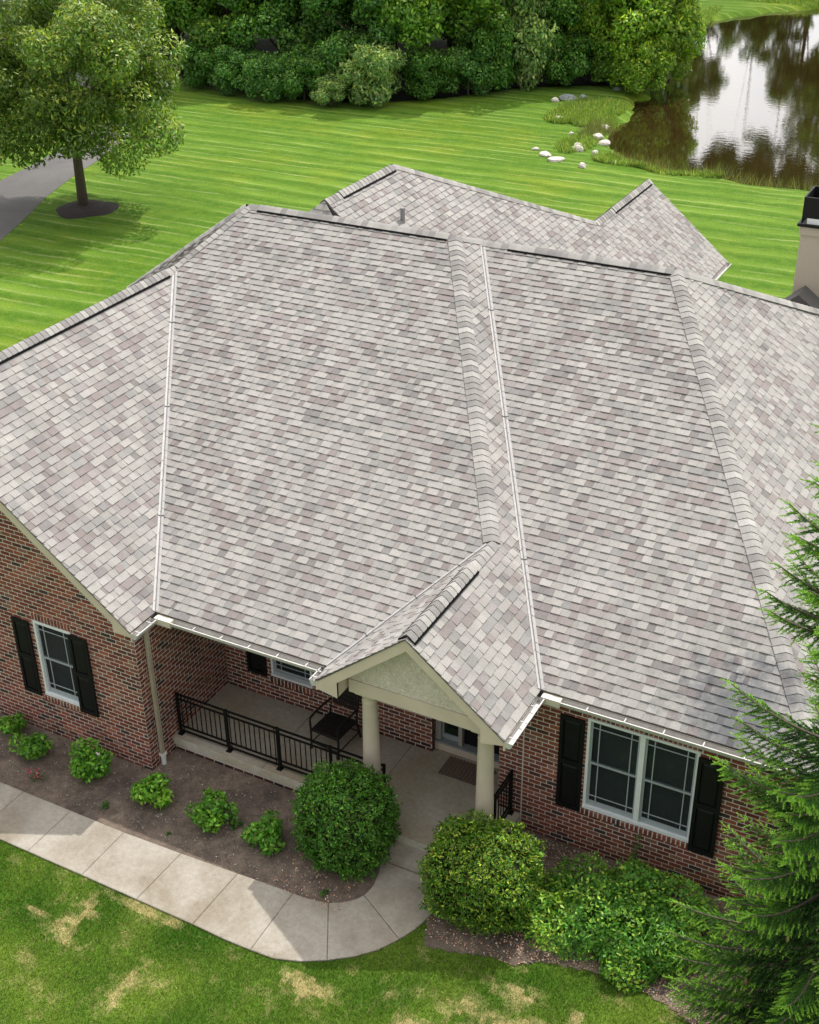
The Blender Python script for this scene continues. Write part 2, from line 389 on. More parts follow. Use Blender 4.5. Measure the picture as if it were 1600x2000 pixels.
PAL = [((.324, .309, .290), .37), ((.294, .280, .262), .25), ((.246, .237, .228), .11), ((.236, .206, .197), .14), ((.205, .190, .184), .05), ((.272, .248, .240), .08)]
def pal(bias=0.0):
    r = min(.999, max(0, random.random()+bias))
    for c, w in PAL:
        r -= w
        if r < 0: break
    k = math.exp(random.gauss(0, .03)); return tuple(x*k for x in c)
def clip2(poly, clip):
    out = poly
    n = len(clip)
    for i in range(n):
        ax, ay = clip[i]; bx, by = clip[(i+1) % n]; inp = out; out = []
        if not inp: return []
        for j in range(len(inp)):
            p = inp[j]; q = inp[(j+1) % len(inp)]
            dp = (bx-ax)*(p[1]-ay)-(by-ay)*(p[0]-ax); dq = (bx-ax)*(q[1]-ay)-(by-ay)*(q[0]-ax)
            if dp >= 0: out.append(p)
            if (dp >= 0) != (dq >= 0):
                t = dp/(dp-dq); out.append((p[0]+(q[0]-p[0])*t, p[1]+(q[1]-p[1])*t))
    return out
EXPO = .143
tabs = []      # (distance, list of faces)
def shingle_plane(poly, udir, lift=0.0, cand=True, o=None):
    """lay courses of tabs over one convex slope; udir runs along the eave"""
    poly = [Vector(p) for p in poly]
    nrm = (poly[1]-poly[0]).cross(poly[2]-poly[1]).normalized()
    if nrm.z < 0: nrm = -nrm
    u = Vector(udir).normalized(); w = nrm.cross(u)
    if w.z < 0: w = -w
    o = Vector(o) if o else poly[0]
    P2 = [((p-o).dot(u), (p-o).dot(w)) for p in poly]
    area = sum(P2[i][0]*P2[(i+1) % len(P2)][1]-P2[(i+1) % len(P2)][0]*P2[i][1] for i in range(len(P2)))
    if area < 0: P2 = P2[::-1]
    u0, u1 = min(p[0] for p in P2), max(p[0] for p in P2); w0, w1 = min(p[1] for p in P2), max(p[1] for p in P2)
    r = int(math.floor(w0/EXPO)); wtop = w1
    while r*EXPO < wtop:
        a, b = r*EXPO, (r+1)*EXPO
        rr = random.Random(r*7919+int(abs(o.x*13+o.y*17)*10))
        x = u0-rr.random()*.4; raised = rr.random() < .5; c = pal(); run = 0
        while x < u1:
            wd = rr.choice((.10, .125, .15, .15, .19, .23)) if raised else rr.choice((.07, .10, .125, .15, .19))
            if run <= 0:
                pw0 = o+u*x+w*a; c = pal(.38*noise.noise(Vector((pw0.x*2.1, pw0.y*2.6+pw0.z, 4.0)))); run = rr.choice((1, 1, 1, 1, 2))
            run -= 1
            cc = tuple(k*(1.015 if raised else .975) for k in c)
            t = .020 if raised else .0105
            dw = rr.uniform(-.003, .003)
            q = clip2([(x, a+dw), (x+wd, a+dw), (x+wd, b+.01), (x, b+.01)], P2)
            if len(q) >= 3:
                def P(p, top):
                    h = (t*(1-(p[1]-a)/(EXPO*1.12))+.001) if top else -.012
                    return o+u*p[0]+w*p[1]+nrm*(h+lift)
                T = [P(p, True) for p in q]; Bm = [P(p, False) for p in q]
                if (T[1]-T[0]).cross(T[2]-T[1]).dot(nrm) < 0: T = T[::-1]; Bm = Bm[::-1]
                cen = sum(T, Vector())/len(T)
                tabs.append(((cen-CAM).length if cand else 1e3, T, Bm, cc, (cen-CAM)))
            x += wd; raised = not raised
        r += 1
shingle_plane(A_poly, (1, 0, 0)); shingle_plane(B_poly, (1, 0, 0))
shingle_plane(D_poly, (0, 1, 0)); shingle_plane(E1, (0, 1, 0)); shingle_plane(E2, (0, 1, 0), o=E1[0])
shingle_plane(F_poly, (0, 1, 0)); shingle_plane(C_poly, (0, 1, 0))
shingle_plane(G1, (0, 1, 0)); shingle_plane(G2, (0, 1, 0), o=G1[0])
shingle_plane(WP, (P_w-hip2b), cand=False); shingle_plane(GS_poly, (1, 0, 0), cand=False); shingle_plane(BN_poly, (1, 0, 0), cand=False); shingle_plane(AN_poly, (1, 0, 0), cand=False)
def tab_faces(mb, T, Bm, c):
    mb.poly(T, c); n = len(T)
    for i in range(n):
        j = (i+1) % n; mb.poly([T[i], Bm[i], Bm[j], T[j]], tuple(k*.8 for k in c))
def in_view(p, mrg=.0):
    d = p-CAM; z = d.dot(F)
    if z <= 0: return False
    x = 800+2542.5*d.dot(RT)/z; y = 1000-2542.5*d.dot(UP)/z
    return mrg < x < 1600-mrg and mrg < y < 2000-mrg
def parea(T):
    s = Vector()
    for i in range(1, len(T)-1): s += (T[i]-T[0]).cross(T[i+1]-T[0])
    return s.length/2
tabs.sort(key=lambda t: t[0])
field = MB(); cnt = 0
for d, T, Bm, c, rel in tabs:
    cen = rel+CAM
    if cnt < 296 and parea(T) > .0105 and in_view(cen, 10) and not (cen.x > 9.1 and cen.y < 3.5):
        mb = MB(); tab_faces(mb, T, Bm, c); mb.build('shingle', M['shingle'], roof, colattr=True); cnt += 1
    else: tab_faces(field, T, Bm, c)
field.build('shingle_field', M['shingle'], roof, kind='stuff', colattr=True)

# ---- ridge and hip caps
CAPS = [(.35, .335, .315), (.31, .297, .28), (.26, .247, .236), (.33, .315, .295), (.23, .218, .209)]
cap_count = [0]
cap_field = MB()
def down_dir(line, nrm):
    d = line.cross(nrm); d.normalize()
    if d.z > 0: d = -d
    return d
def caps(P0, P1, n1, n2, lift=.02, w=.15, step=.135, single=True, col=None):
    P0, P1 = Vector(P0), Vector(P1); L = (P1-P0).length; d = (P1-P0)/L
    a, b = down_dir(d, n1), down_dir(d, n2); up = (n1+n2).normalized()
    k = max(1, int(L/step)); step = L/k
    for i in range(k):
        c = random.choice(CAPS); kk = math.exp(random.gauss(0, .05)); c = tuple(x*kk for x in c)
        s = P0+d*(i*step); e = s+d*(step*1.12)
        def ring(q, h): return [q+a*w+n1*(h*.6), q+a*.05+n1*(h+.004), q+up*(h*1.0+.002)*1.0, q+b*.05+n2*(h+.004), q+b*w+n2*(h*.6)]
        lo = [p+up*lift for p in ring(s, .015)]; hi = [p+up*lift for p in ring(e, .004)]
        base = [p-up*.022 for p in lo]
        use = single and cap_count[0] < 296
        mb = MB() if use else cap_field
        for j in range(4): mb.poly([lo[j], lo[j+1], hi[j+1], hi[j]], c); mb.poly([base[j], base[j+1], lo[j+1], lo[j]], tuple(x*.6 for x in c))
        mb.poly([base[0], lo[0], hi[0]], c); mb.poly([base[4], hi[4], lo[4]], c)
        if use: mb.build('ridge_cap', M['shingle'], roof, colattr=True); cap_count[0] += 1
def pn(*pl):
    n = (pl[1]-pl[0]).cross(pl[2]-pl[1]).normalized(); return n if n.z > 0 else -n
nA, nB, nD, nE, nC, nG = pn(*A_poly), pn(*B_poly), pn(*D_poly), pn(*E1), pn(*C_poly), pn(*G1)
nF = pn(*F_poly); nN = Vector((0, pA, 1)).normalized(); nDW = Vector((-pD, 0, 1)).normalized()
nW = Vector((-1.2, 0, 1)).normalized()
Z = Vector((0, 0, 1))
# vented stretch first (raised), then plain ends
def vented(P0, P1, n1, n2, v0, v1):
    P0, P1 = Vector(P0), Vector(P1); d = (P1-P0).normalized(); L = (P1-P0).length
    a, b = down_dir(d, n1), down_dir(d, n2)
    if v0 > .1: caps(P0, P0+d*v0, n1, n2)
    caps(P0+d*v0, P0+d*v1, n1, n2, lift=.038)
    if L-v1 > .1: caps(P0+d*v1, P1, n1, n2)
    mb = MB()
    for s, nn in ((a, n1), (b, n2)):
        o = P0+d*v0+s*.02+nn*.008
        mb.obox(o, d*(v1-v0), s*.144, nn*.026)
    mb.build('ridge_vent', M['vent'], roof)
caps(hipG, apexA, nA, nE, w=.155); caps(V3(xC, yB, 0), rBe, nB, nC, w=.155)
vented(V3(xg, yG+.01, zg), hipG, nF, nE, .04, 2.15)
LB = (rBe-rBw).length; vented(rBw, rBe, nN, nB, .62, LB-.05)
LA = (apexA-P_w).length; vented(P_w, apexA, nA, nN, .25, LA-.12)
LD = valDt.y-yD; vented(V3(xD, yD, zD), valDt, nDW, nD, .05, LD-.35)
caps(valDt, P_w, nA, nW, w=.13)
caps(rBw, apexA, nE, nN, w=.13)
caps(V3(xC-.3, hipNe_y-.6, .3), rBe, nC, nN, w=.15, single=False)
LG = yGn-8.5; vented(V3(gt.x, 8.5, zG), gt, nDW, nG, .55, LG-.12)
caps(gj, gt, nG, nN, w=.13, single=False)
vented(gj, V3(gj.x, yGg, zGg), nDW, nG, 1.2, yGg-gj.y-.12)
# second hip line beyond the west end of the main ridge
caps(hip2b, hip2a, nA, nN, w=.13, single=False)
if cap_field.f: cap_field.build('ridge_cap_field', M['shingle'], roof, kind='stuff', colattr=True)

# ---- valley flashing
def valley(P0, P1, n1, n2, w=.060, name='valley_flashing', mat='flash', rib=True):
    P0, P1 = Vector(P0), Vector(P1); d = (P1-P0).normalized()
    s1 = -down_dir(d, n1); s2 = -down_dir(d, n2)
    mb = MB(); t = .020
    up = (n1+n2).normalized()
    ce = up*.020
    for s, nn in ((s1, n1), (s2, n2)):
        mb.poly([P0+ce, P1+ce, P1+s*w+nn*t, P0+s*w+nn*t]); mb.poly([P0+s*w+nn*t, P1+s*w+nn*t, P1+s*w-nn*.01, P0+s*w-nn*.01])
    v = mb.build(name, M[mat], roof)
    if rib:
        m2 = MB(); side = (s1-s2).normalized()
        m2.obox(P0+ce-side*.006+up*.002, P1-P0, side*.012, up*.010)
        m2.build('valley_crease', M['flashdark'], v)
        m3 = MB()
        for f in (.24, .55, .82):
            q = P0+(P1-P0)*f+ce
            for s, nn in ((s1, n1), (s2, n2)): m3.obox(q+up*.003, s*w, d*.006, up*.012)
        m3.build('flashing_joint', M['flashdark'], v)
valley(V3(0, 0, .0), valDt-(valDt-V3(0, 0, 0))*.02, nA, nD)
valley(V3(xE, yB, 0), rBw-(rBw-V3(xE, yB, 0))*.02, nB, nE)
valley(V3(xF, 0, 0), hipG-(hipG-V3(xF, 0, 0))*.03, nA, nF, w=.05, mat='flash', rib=True)

# ---- vent pipe, chimney
mb = MB(); mb.tube([(-.74, 10.09, 6.2), (-.74, 10.09, 6.77)], .05, 12); 
mb.v = [(x, y, z) for x, y, z in mb.v]
vp = mb.build('vent_pipe', M['pipe'], roof)
def lathe_tube(mb, cx, cy, prof, n=24):
    k0 = len(mb.v)
    for z, r in prof:
        for q in range(n):
            t = 2*math.pi*q/n; mb.v.append((cx+r*math.cos(t), cy+r*math.sin(t), z))
    for i in range(len(prof)-1):
        for q in range(n):
            A = k0+i*n+q; B = k0+i*n+(q+1) % n; mb.f.append((A, B, B+n, A+n)); mb.c.append((1, 1, 1))
    mb.f.append(tuple(k0+(len(prof)-1)*n+q for q in range(n))); mb.c.append((1, 1, 1))

cx0, cy0 = 6.72, 14.0
mb = MB(); mb.box(cx0, cx0+1.3, cy0, cy0+.9, 2.5, 6.10)
chim = mb.build('chimney', M['stuccochim'], house)
mb = MB(); mb.box(cx0-.035, cx0+1.335, cy0-.035, cy0+.935, 6.10, 6.28); mb.build('chimney_band', M['stuccochim'], chim)
mb = MB(); mb.box(cx0-.08, cx0+1.38, cy0-.08, cy0+.98, 6.28, 6.34); mb.build('chimney_crown', M['black'], chim)
mb = MB(); mb.box(cx0+.10, cx0+1.2, cy0-.02, cy0+.9, 6.34, 6.46); mb.build('chimney_pan', M['white'], chim)
mb = MB()
for (a, b) in (((cx0, cy0-.02), (cx0+1.3, cy0-.02)), ((cx0, cy0+.86), (cx0+1.3, cy0+.86))):
    mb.obox(Vector((a[0], a[1], 6.46)), Vector((b[0]-a[0], 0, 0)), Vector((0, .03, 0)), Vector((0, 0, .44)))
mb.box(cx0-.02, cx0+.01, cy0, cy0+.88, 6.34, 6.9); mb.box(cx0+1.29, cx0+1.32, cy0, cy0+.88, 6.34, 6.9)
mb.build('chimney_shroud', M['black'], chim)
mb = MB(); mb.box(cx0+.1, cx0+1.2, cy0+.12, cy0+.8, 6.46, 6.60); mb.build('flue_cover', simple('blue_grey_metal', (.05, .07, .10), .4), chim)
mb = MB(); ck = V3(6.98, 13.15, 1.95)
mb.prism([(6.55, 13.35, 4.62), (6.98, 13.35, 5.0), (7.6, 13.35, 4.55)], (0, .65, 0)); mb.build('chimney_cricket', M['deckedge'], house)

# ------------------------------------------------------------------ walls and bricks
COURSE, BL = .0794, .203
BR = [((.220, .068, .048), .31), ((.170, .052, .039), .25), ((.260, .086, .052), .18), ((.115, .046, .038), .12), ((.240, .115, .082), .10), ((.060, .042, .040), .04)]
def bcol(r, dk=1.0):
    x = r.random()
    for c, w in BR:
        x -= w
        if x < 0: break
    k = math.exp(r.gauss(0, .10))*dk; return tuple(q*k for q in c)
bricks = []
def brick(o, a, up, out, col, wallobj):
    """o = back lower corner on the wall face"""
    k = []
    P = [o, o+a, o+a+up, o+up]; Q = [p+out for p in P]
    bricks.append((P, Q, col, wallobj))
def wall(name, o, u, out, L, z0, z1, holes=(), top=None, seed=0, phase=0.0, tint=1.0, clipx=None, start0=0.0, sub=None):
    """brick veneer: o origin at z=0, u along the wall, out = outward normal; top(s) limits height"""
    o, u, out = Vector(o), Vector(u), Vector(out); r = random.Random(seed)
    # substrate cut around the openings
    allh = holes; holes = sub if sub is not None else holes
    xs = sorted({0, L} | {h[0] for h in holes} | {h[1] for h in holes}); zs = sorted({z0, z1} | {h[2] for h in holes} | {h[3] for h in holes})
    if top: xs = sorted(set(xs) | {L*i/40 for i in range(41)})
    mb = MB()
    for i in range(len(xs)-1):
        for j in range(len(zs)-1):
            a, b, c, d = xs[i], xs[i+1], zs[j], zs[j+1]; mx, mz = (a+b)/2, (c+d)/2
            if any(h[0] < mx < h[1] and h[2] < mz < h[3] for h in holes): continue
            da = db = d
            if top:
                da, db = min(d, top(a)), min(d, top(b))
                if da <= c and db <= c: continue
                da, db = max(da, c+.001), max(db, c+.001)
            mb.prism([o+u*a+Z*c, o+u*b+Z*c, o+u*b+Z*db, o+u*a+Z*da], -out*.10)
    wobj = mb.build(name, M['mortar'], house); holes = allh
    n = int((z1-z0)/COURSE)+1
    for k in range(n):
        z = z0+k*COURSE; bh = COURSE-.0185
        if z+bh > z1+.01: break
        x = start0 - (BL/2 if k % 2 else 0) - phase
        while x < L:
            a, b = max(x+.0085, 0), min(x+BL-.0085, L)
            x += BL
            segs = [(a, b)]
            for h in holes:
                if z+bh*.6 > h[2] and z+bh*.4 < h[3]:
                    ns = []
                    for s, e in segs:
                        if e <= h[0] or s >= h[1]: ns.append((s, e)); continue
                        if s < h[0]-.03: ns.append((s, h[0]-.004))
                        if e > h[1]+.03: ns.append((h[1]+.004, e))
                    segs = ns
            for s, e in segs:
                if e-s < .02: continue
                if top and min(top(s), top(e)) < z+bh*.5: continue
                pr = .004+r.random()*.004
                dz = r.uniform(-.0015, .0015)
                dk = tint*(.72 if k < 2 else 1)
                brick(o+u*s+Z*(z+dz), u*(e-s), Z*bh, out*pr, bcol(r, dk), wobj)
    return wobj
def rowlock(o, u, out, L, h, depth, n, wobj, seed, tiltz=0.0, tint=1.0):
    """row of bricks standing on end (soldier or sill)"""
    r = random.Random(seed); w = L/n
    mb = MB(); mb.obox(Vector(o)+Z*.004, Vector(u)*L, Vector(out)*(depth-.003), Z*(h-.008)); mb.build('sill_mortar', M['mortar'], wobj)
    for i in range(n):
        brick(Vector(o)+Vector(u)*(i*w+.007), Vector(u)*(w-.014), Z*h, Vector(out)*(depth+r.random()*.004), bcol(r, tint), wobj)

X, Y = Vector((1, 0, 0)), Vector((0, 1, 0))
yW = -.60
xl = -8.1
gtop = lambda s: H-.13+min((0-(xl+s)), (xl+s)-2*xD)*pD if 2*xD < xl+s < .001 else H-.2
# front wall of the left wing (gable)
lw = (-2.17, -1.36, .90, 2.46)
wD = wall('wall', (xl, yW, 0), X, -Y, -xl-.002, 0, H+zD, holes=[(lw[0]-xl, lw[1]-xl, 10*COURSE, 33*COURSE)], top=lambda s: max(.1, H-.16-(xl+s)*pD) if xl+s > xD else H-.16+((xl+s)-2*xD)*pD, seed=1, sub=[(lw[0]-xl, lw[1]-xl, lw[2], lw[3])])
rowlock((lw[0]-.02, yW, 10*COURSE), X, -Y, lw[1]-lw[0]+.04, .095, .05, 12, wD, 3, tint=.9)
rowlock((lw[0]-.02, yW, lw[3]+.010), X, -Y, lw[1]-lw[0]+.04, 33*COURSE-lw[3]-.024, .012, 12, wD, 4)
# return wall (faces east)
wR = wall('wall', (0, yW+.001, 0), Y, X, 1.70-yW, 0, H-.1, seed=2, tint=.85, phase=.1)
# porch back wall
pw = (1.0, 1.86, .84, 2.25)
wP = wall('wall', (0.015, 1.70, .3), X, -Y, 4.19-.015, 0, H-.4, holes=[(pw[0]-.015, pw[1]-.015, 5*COURSE, pw[3]-.3)], sub=[(pw[0]-.015, pw[1]-.015, pw[2]-.3, pw[3]-.3)], seed=5, tint=.9)
rowlock((pw[0]-.02, 1.70, .3+5*COURSE), X, -Y, pw[1]-pw[0]+.04, .13, .05, 12, wP, 6, tint=.85)
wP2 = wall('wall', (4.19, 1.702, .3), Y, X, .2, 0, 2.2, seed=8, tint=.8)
# right front wall
bw = (7.16, 8.86, .90, 2.64)
yb = .99
wB = wall('wall', (5.74, yb, 0), X, -Y, 10.36-5.74, 0, H-.17, holes=[(bw[0]-5.74, bw[1]-5.74, 10*COURSE, bw[3]+.10), (6.135-5.74, 6.150-5.74, 0, H)], sub=[(bw[0]-5.74, bw[1]-5.74, bw[2], bw[3])], seed=9, start0=.0)
rowlock((bw[0]-.02, yb, 10*COURSE), X, -Y, bw[1]-bw[0]+.04, .095, .05, 24, wB, 10, tint=.9)
rowlock((bw[0]-.02, yb, bw[3]+.006), X, -Y, bw[1]-bw[0]+.04, .09, .012, 24, wB, 11)
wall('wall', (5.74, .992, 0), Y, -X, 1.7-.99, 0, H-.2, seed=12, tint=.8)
wall('wall', (10.36, yb+.001, 0), Y, X, 14.5, 0, H-.17, seed=13)
bricks_near = []
for P, Q, c, wo in bricks:
    cen = (Q[0]+Q[2])/2
    vis = in_view(cen, 5)
    if cen.y > .9 and cen.z > 2.55 and cen.x < 6: vis = False
    if cen.x > 10.3: vis = False
    if abs(cen.x-5.74) < .02 and cen.y > 1: vis = False
    if yb-.1 < cen.y < yb+.1 and cen.x > 9.3: vis = False     # behind the spruce
    if yb-.1 < cen.y < yb+.1 and (cen.z < .62 and cen.x > 6.9 or cen.z < .5 and cen.x < 6.8): vis = False
    A = (Q[1]-Q[0]).length*(Q[3]-Q[0]).length
    sz = A*abs((cen-CAM).normalized().dot((Q[1]-Q[0]).cross(Q[3]-Q[0]).normalized()))/(cen-CAM).length**2
    bricks_near.append((-(sz) if vis else 1.0, P, Q, c, wo))
bricks_near.sort(key=lambda t: t[0])
rest = {}
def brick_faces(mb, P, Q, c):
    n = (Q[0]-P[0])
    if (Q[1]-Q[0]).cross(Q[2]-Q[1]).dot(n) < 0: P = P[::-1]; Q = Q[::-1]
    # slightly eased front edges
    cc = (Q[0]+Q[1]+Q[2]+Q[3])/4; nn = n*.35
    I = [q+(cc-q).normalized()*.007 for q in Q]; E = [p+n*.62 for p in P]
    mb.poly(I, c)
    for i in range(4):
        j = (i+1) % 4; mb.poly([I[i], E[i], E[j], I[j]], c); mb.poly([E[i], P[i], P[j], E[j]], tuple(k*.9 for k in c))
for i, (s, P, Q, c, wo) in enumerate(bricks_near):
    if i < 296 and s < 0:
        mb = MB(); brick_faces(mb, P, Q, c); mb.build('brick', M['brick'], wo, colattr=True)
    else: brick_faces(rest.setdefault(wo.name, (MB(), wo))[0], P, Q, c)
for k, (mb, wo) in rest.items(): mb.build('brick_field', M['brick'], wo, kind='stuff', colattr=True)

# inner dark room boxes behind the openings
mb = MB()
for x0, x1, y, z0, z1 in ((lw[0]-.3, lw[1]+.3, yW+.11, .6, 2.7), (pw[0]-.3, pw[1]+.3, 1.81, .6, 2.5), (bw[0]-.3, bw[1]+.3, yb+.11, .6, 2.85)):
    mb.poly([(x0, y+.5, z0), (x1, y+.5, z0), (x1, y+.5, z1), (x0, y+.5, z1)]); mb.poly([(x0, y, z0), (x1, y, z0), (x1, y+.5, z0), (x0, y+.5, z0)])
    mb.poly([(x0, y, z0), (x0, y+.5, z0), (x0, y+.5, z1), (x0, y, z1)]); mb.poly([(x1, y, z0), (x1, y+.5, z0), (x1, y+.5, z1), (x1, y, z1)])
    mb.poly([(x0, y, z1), (x1, y, z1), (x1, y+.5, z1), (x0, y+.5, z1)])
mb.build('interior', M['room'], house)

def window(x0, x1, y, z0, z1, units=1):
    """double hung window with prairie muntins; wall face at y, camera side is -y"""
    f = MB(); t = .045
    f.box(x0, x1, y-.035, y+.07, z0, z0+.05); f.box(x0, x1, y-.02, y+.07, z1-t, z1)
    f.box(x0, x0+t, y-.02, y+.07, z0+.05, z1-t); f.box(x1-t, x1, y-.02, y+.07, z0+.05, z1-t)
    w = (x1-x0)/units
    for k in range(1, units): f.box(x0+w*k-.04, x0+w*k+.04, y-.018, y+.07, z0+.05, z1-t)
    fr = f.build('window', M['white'], house)
    for k in range(units):
        a = x0+w*k+(t if k == 0 else .04); b = x0+w*(k+1)-(t if k == units-1 else .04)
        zm = (z0+z1)/2+.02; sm = .032
        for lo, hi, yy in ((zm-.02, z1-t, y+.012), (z0+.05, zm+.02, y+.034)):
            s = MB(); bt = .085 if lo < zm-.1 else .035
            s.box(a, b, yy, yy+.02, lo, lo+bt); s.box(a, b, yy, yy+.02, hi-sm, hi); s.box(a, a+sm, yy, yy+.02, lo+bt, hi-sm); s.box(b-sm, b, yy, yy+.02, lo+bt, hi-sm)
            if lo < zm-.1: s.box(a+.002, b-.002, yy-.014, yy-.001, lo, lo+.04)
            s.build('sash', M['greyframe'], fr)
            p = MB(); p.poly([(a+sm, yy+.012, lo+bt), (b-sm, yy+.012, lo+bt), (b-sm, yy+.012, hi-sm), (a+sm, yy+.012, hi-sm)]); p.build('pane', M['glass'], fr)
            mu = MB(); g = .008
            for xx in (a+sm+.105, b-sm-.105): mu.box(xx-g, xx+g, yy+.002, yy+.011, lo+bt, hi-sm)
            zz = hi-sm-.10 if lo > zm-.1 else lo+bt+.10
            mu.box(a+sm, b-sm, yy+.0015, yy+.0105, zz-g, zz+g)
            mu.build('muntin', M['greyframe'], fr)
        bl = MB(); z = z0+.06
        while z < z1-t:
            bl.obox(Vector((a+.01, y+.075, z)), Vector((b-a-.02, 0, 0)), Vector((0, .018, .016)), Vector((0, -.001, .001))); z += .028
        bl.build('blind', M['blind'], fr, kind='stuff')
    return fr
window(lw[0], lw[1], yW, lw[2], lw[3]); window(pw[0], pw[1], 1.70, pw[2], pw[3]); window(bw[0], bw[1], yb, bw[2], bw[3], 2)
def shutter(x0, x1, y, z0, z1):
    f = MB(); t = .055; y1 = y-.012; y0 = y1-.032
    zm = (z0+z1)/2+.02
    f.box(x0, x0+t, y0, y1, z0, z1); f.box(x1-t, x1, y0, y1, z0, z1)
    for a, b in ((z0, z0+.08), (zm-.045, zm+.045), (z1-.07, z1)): f.box(x0+t, x1-t, y0+.0005, y1, a, b)
    sh = f.build('shutter', M['black'], house)
    for a, b in ((z0+.08, zm-.045), (zm+.045, z1-.07)):
        p = MB(); i = .035
        A = [(x0+t, y1-.006, a), (x1-t, y1-.006, a), (x1-t, y1-.006, b), (x0+t, y1-.006, b)]
        I = [(x0+t+i, y0+.004, a+i), (x1-t-i, y0+.004, a+i), (x1-t-i, y0+.004, b-i), (x0+t+i, y0+.004, b-i)]
        p.poly(I)
        for q in range(4): r = (q+1) % 4; p.poly([A[q], A[r], I[r], I[q]])
        p.build('shutter_panel', M['black'], sh)
for a in ((-2.64, -2.27, yW, .84, 2.40), (-1.37, -.99, yW-.025, .84, 2.44), (.50, .90, 1.70, .78, 2.2), (2.34, 2.74, 1.70, .78, 2.2), (6.73, 7.12, yb, .79, 2.57), (8.85, 9.24, yb-.02, .79, 2.57)): shutter(*a)

# door recess: cream riser, threshold, sidelights, black door
mb = MB(); mb.box(4.192, 5.735, 1.80, 2.0, .3, .46); mb.build('door_riser', M['cream'], house)
mb = MB(); mb.box(4.192, 5.735, 1.78, 2.0, .46, .50); mb.build('threshold', M['threshold'], house)
df = MB()
for a, b in ((4.192, 4.29), (4.62, 4.69), (5.40, 5.47), (5.66, 5.735)): df.box(a, b, 1.83, 2.0, .50, 2.5)
df.box(4.29, 5.66, 1.85, 2.0, 2.38, 2.5)
dfo = df.build('door_frame', simple('greyed_cream', (.36, .35, .30), .5), house)
for a, b in ((4.29, 4.62), (5.47, 5.66)):
    p = MB(); p.box(a, b, 1.90, 1.93, .50, .60); p.box(a, a+.03, 1.90, 1.93, .6, 2.38); p.box(b-.03, b, 1.90, 1.93, .6, 2.38); p.build('sidelight_sash', M['greyframe'], dfo)
    p = MB(); p.poly([(a+.03, 1.92, .6), (b-.03, 1.92, .6), (b-.03, 1.92, 2.38), (a+.03, 1.92, 2.38)]); p.build('pane', M['glass'], dfo)
p = MB(); p.poly([(4.2, 2.3, .4), (5.72, 2.3, .4), (5.72, 2.3, 2.5), (4.2, 2.3, 2.5)]); p.build('hallway', M['room'], house)
dr = MB(); dr.box(4.69, 5.40, 1.92, 1.96, .505, 2.38); dro = dr.build('door', M['door'], house)
for z0, z1 in ((.62, 1.1), (1.2, 1.75), (1.85, 2.28)):
    for x0, x1 in ((4.77, 5.01), (5.08, 5.32)):
        p = MB(); p.box(x0, x1, 1.908, 1.919, z0, z1); p.build('door_panel', M['door'], dro)
mb = MB(); mb.tube([(5.33, 1.90, 1.45), (5.33, 1.86, 1.45)], .025, 10); mb.build('handle', simple('brass', (.5, .38, .18), .3, 1), dro)

# ---- porch slab, steps
ps = MB(); ps.box(0.002, 1.834, .03, 1.698, .13, .30); ps.box(1.846, 3.806, .03, 1.698, .13, .30)
ps.prism([(3.818, .03, .13), (3.818, -.30, .13), (6.13, -.30, .13), (6.13, .985, .13), (5.738, .985, .13), (5.738, 1.79, .13), (4.195, 1.79, .13), (4.195, 1.698, .13), (3.818, 1.698, .13)], (0, 0, .17))
pso = ps.build('porch_slab', M['porch'], house)
mb = MB(); mb.box(0.003, 3.81, .022, .0295, .132, .292); mb.build('slab_edge', M['porchedge'], pso)
mb = MB(); mb.box(3.83, 6.12, -.308, -.3005, .132, .292); mb.build('slab_edge', M['porchedge'], pso)
mb = MB(); mb.box(1.83, 1.85, .05, 1.69, .1, .294); mb.box(3.80, 3.82, .05, 1.69, .1, .294); mb.build('control_joint', M['flashdark'], pso)
mb = MB(); mb.box(4.42, 5.60, -.66, -.309, 0, .155); mb.build('porch_step', M['walk'], house)
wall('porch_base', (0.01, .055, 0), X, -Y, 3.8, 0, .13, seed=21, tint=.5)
for P, Q, c, wo in bricks[len(bricks_near):]:
    brick_faces(rest.setdefault('pb', (MB(), wo))[0], P, Q, c)
rest['pb'][0].build('brick_field', M['brick'], rest['pb'][1], kind='stuff', colattr=True)

# ---- porch columns, beam, gable
for cx in (3.945, 5.905):
    mb = MB(); lathe_tube(mb, cx, .10, [(.3, .155), (.38, .155), (.40, .142), (1.2, .140), (2.42, .118), (2.44, .124), (2.46, .116), (2.56, .116), (2.60, .15), (2.615, .15)], 28)
    co = mb.build('column', M['cream'], house, smooth=False)
    for pl in co.data.polygons: pl.use_smooth = len(pl.vertices) == 4 and abs(pl.normal.z) < .6
    mb = MB(); mb.box(cx-.165, cx+.165, -.065, .265, 2.616, 2.66); mb.build('capital', M['cream'], co)
mb = MB(); mb.box(3.70, 6.14, -.10, .22, 2.662, 2.90); bm = mb.build('porch_beam', M['cream'], house)
mb = MB(); mb.box(3.70, 3.95, .221, 1.695, 2.662, 2.90); mb.box(5.9, 6.14, .221, .985, 2.662, 2.90); mb.build('porch_beam', M['cream'], house)
mb = MB(); mb.prism([(3.60, -.085, 2.905), (6.10, -.085, 2.905), (xg, -.085, 2.905+1.25*pE)], (0, .05, 0)); mb.build('gable_panel', M['stucco'], house)
mb = MB(); mb.box(0.05, 5.9, .3, 1.69, H-.16, H-.14); mb.build('porch_ceiling', M['cream'], house)
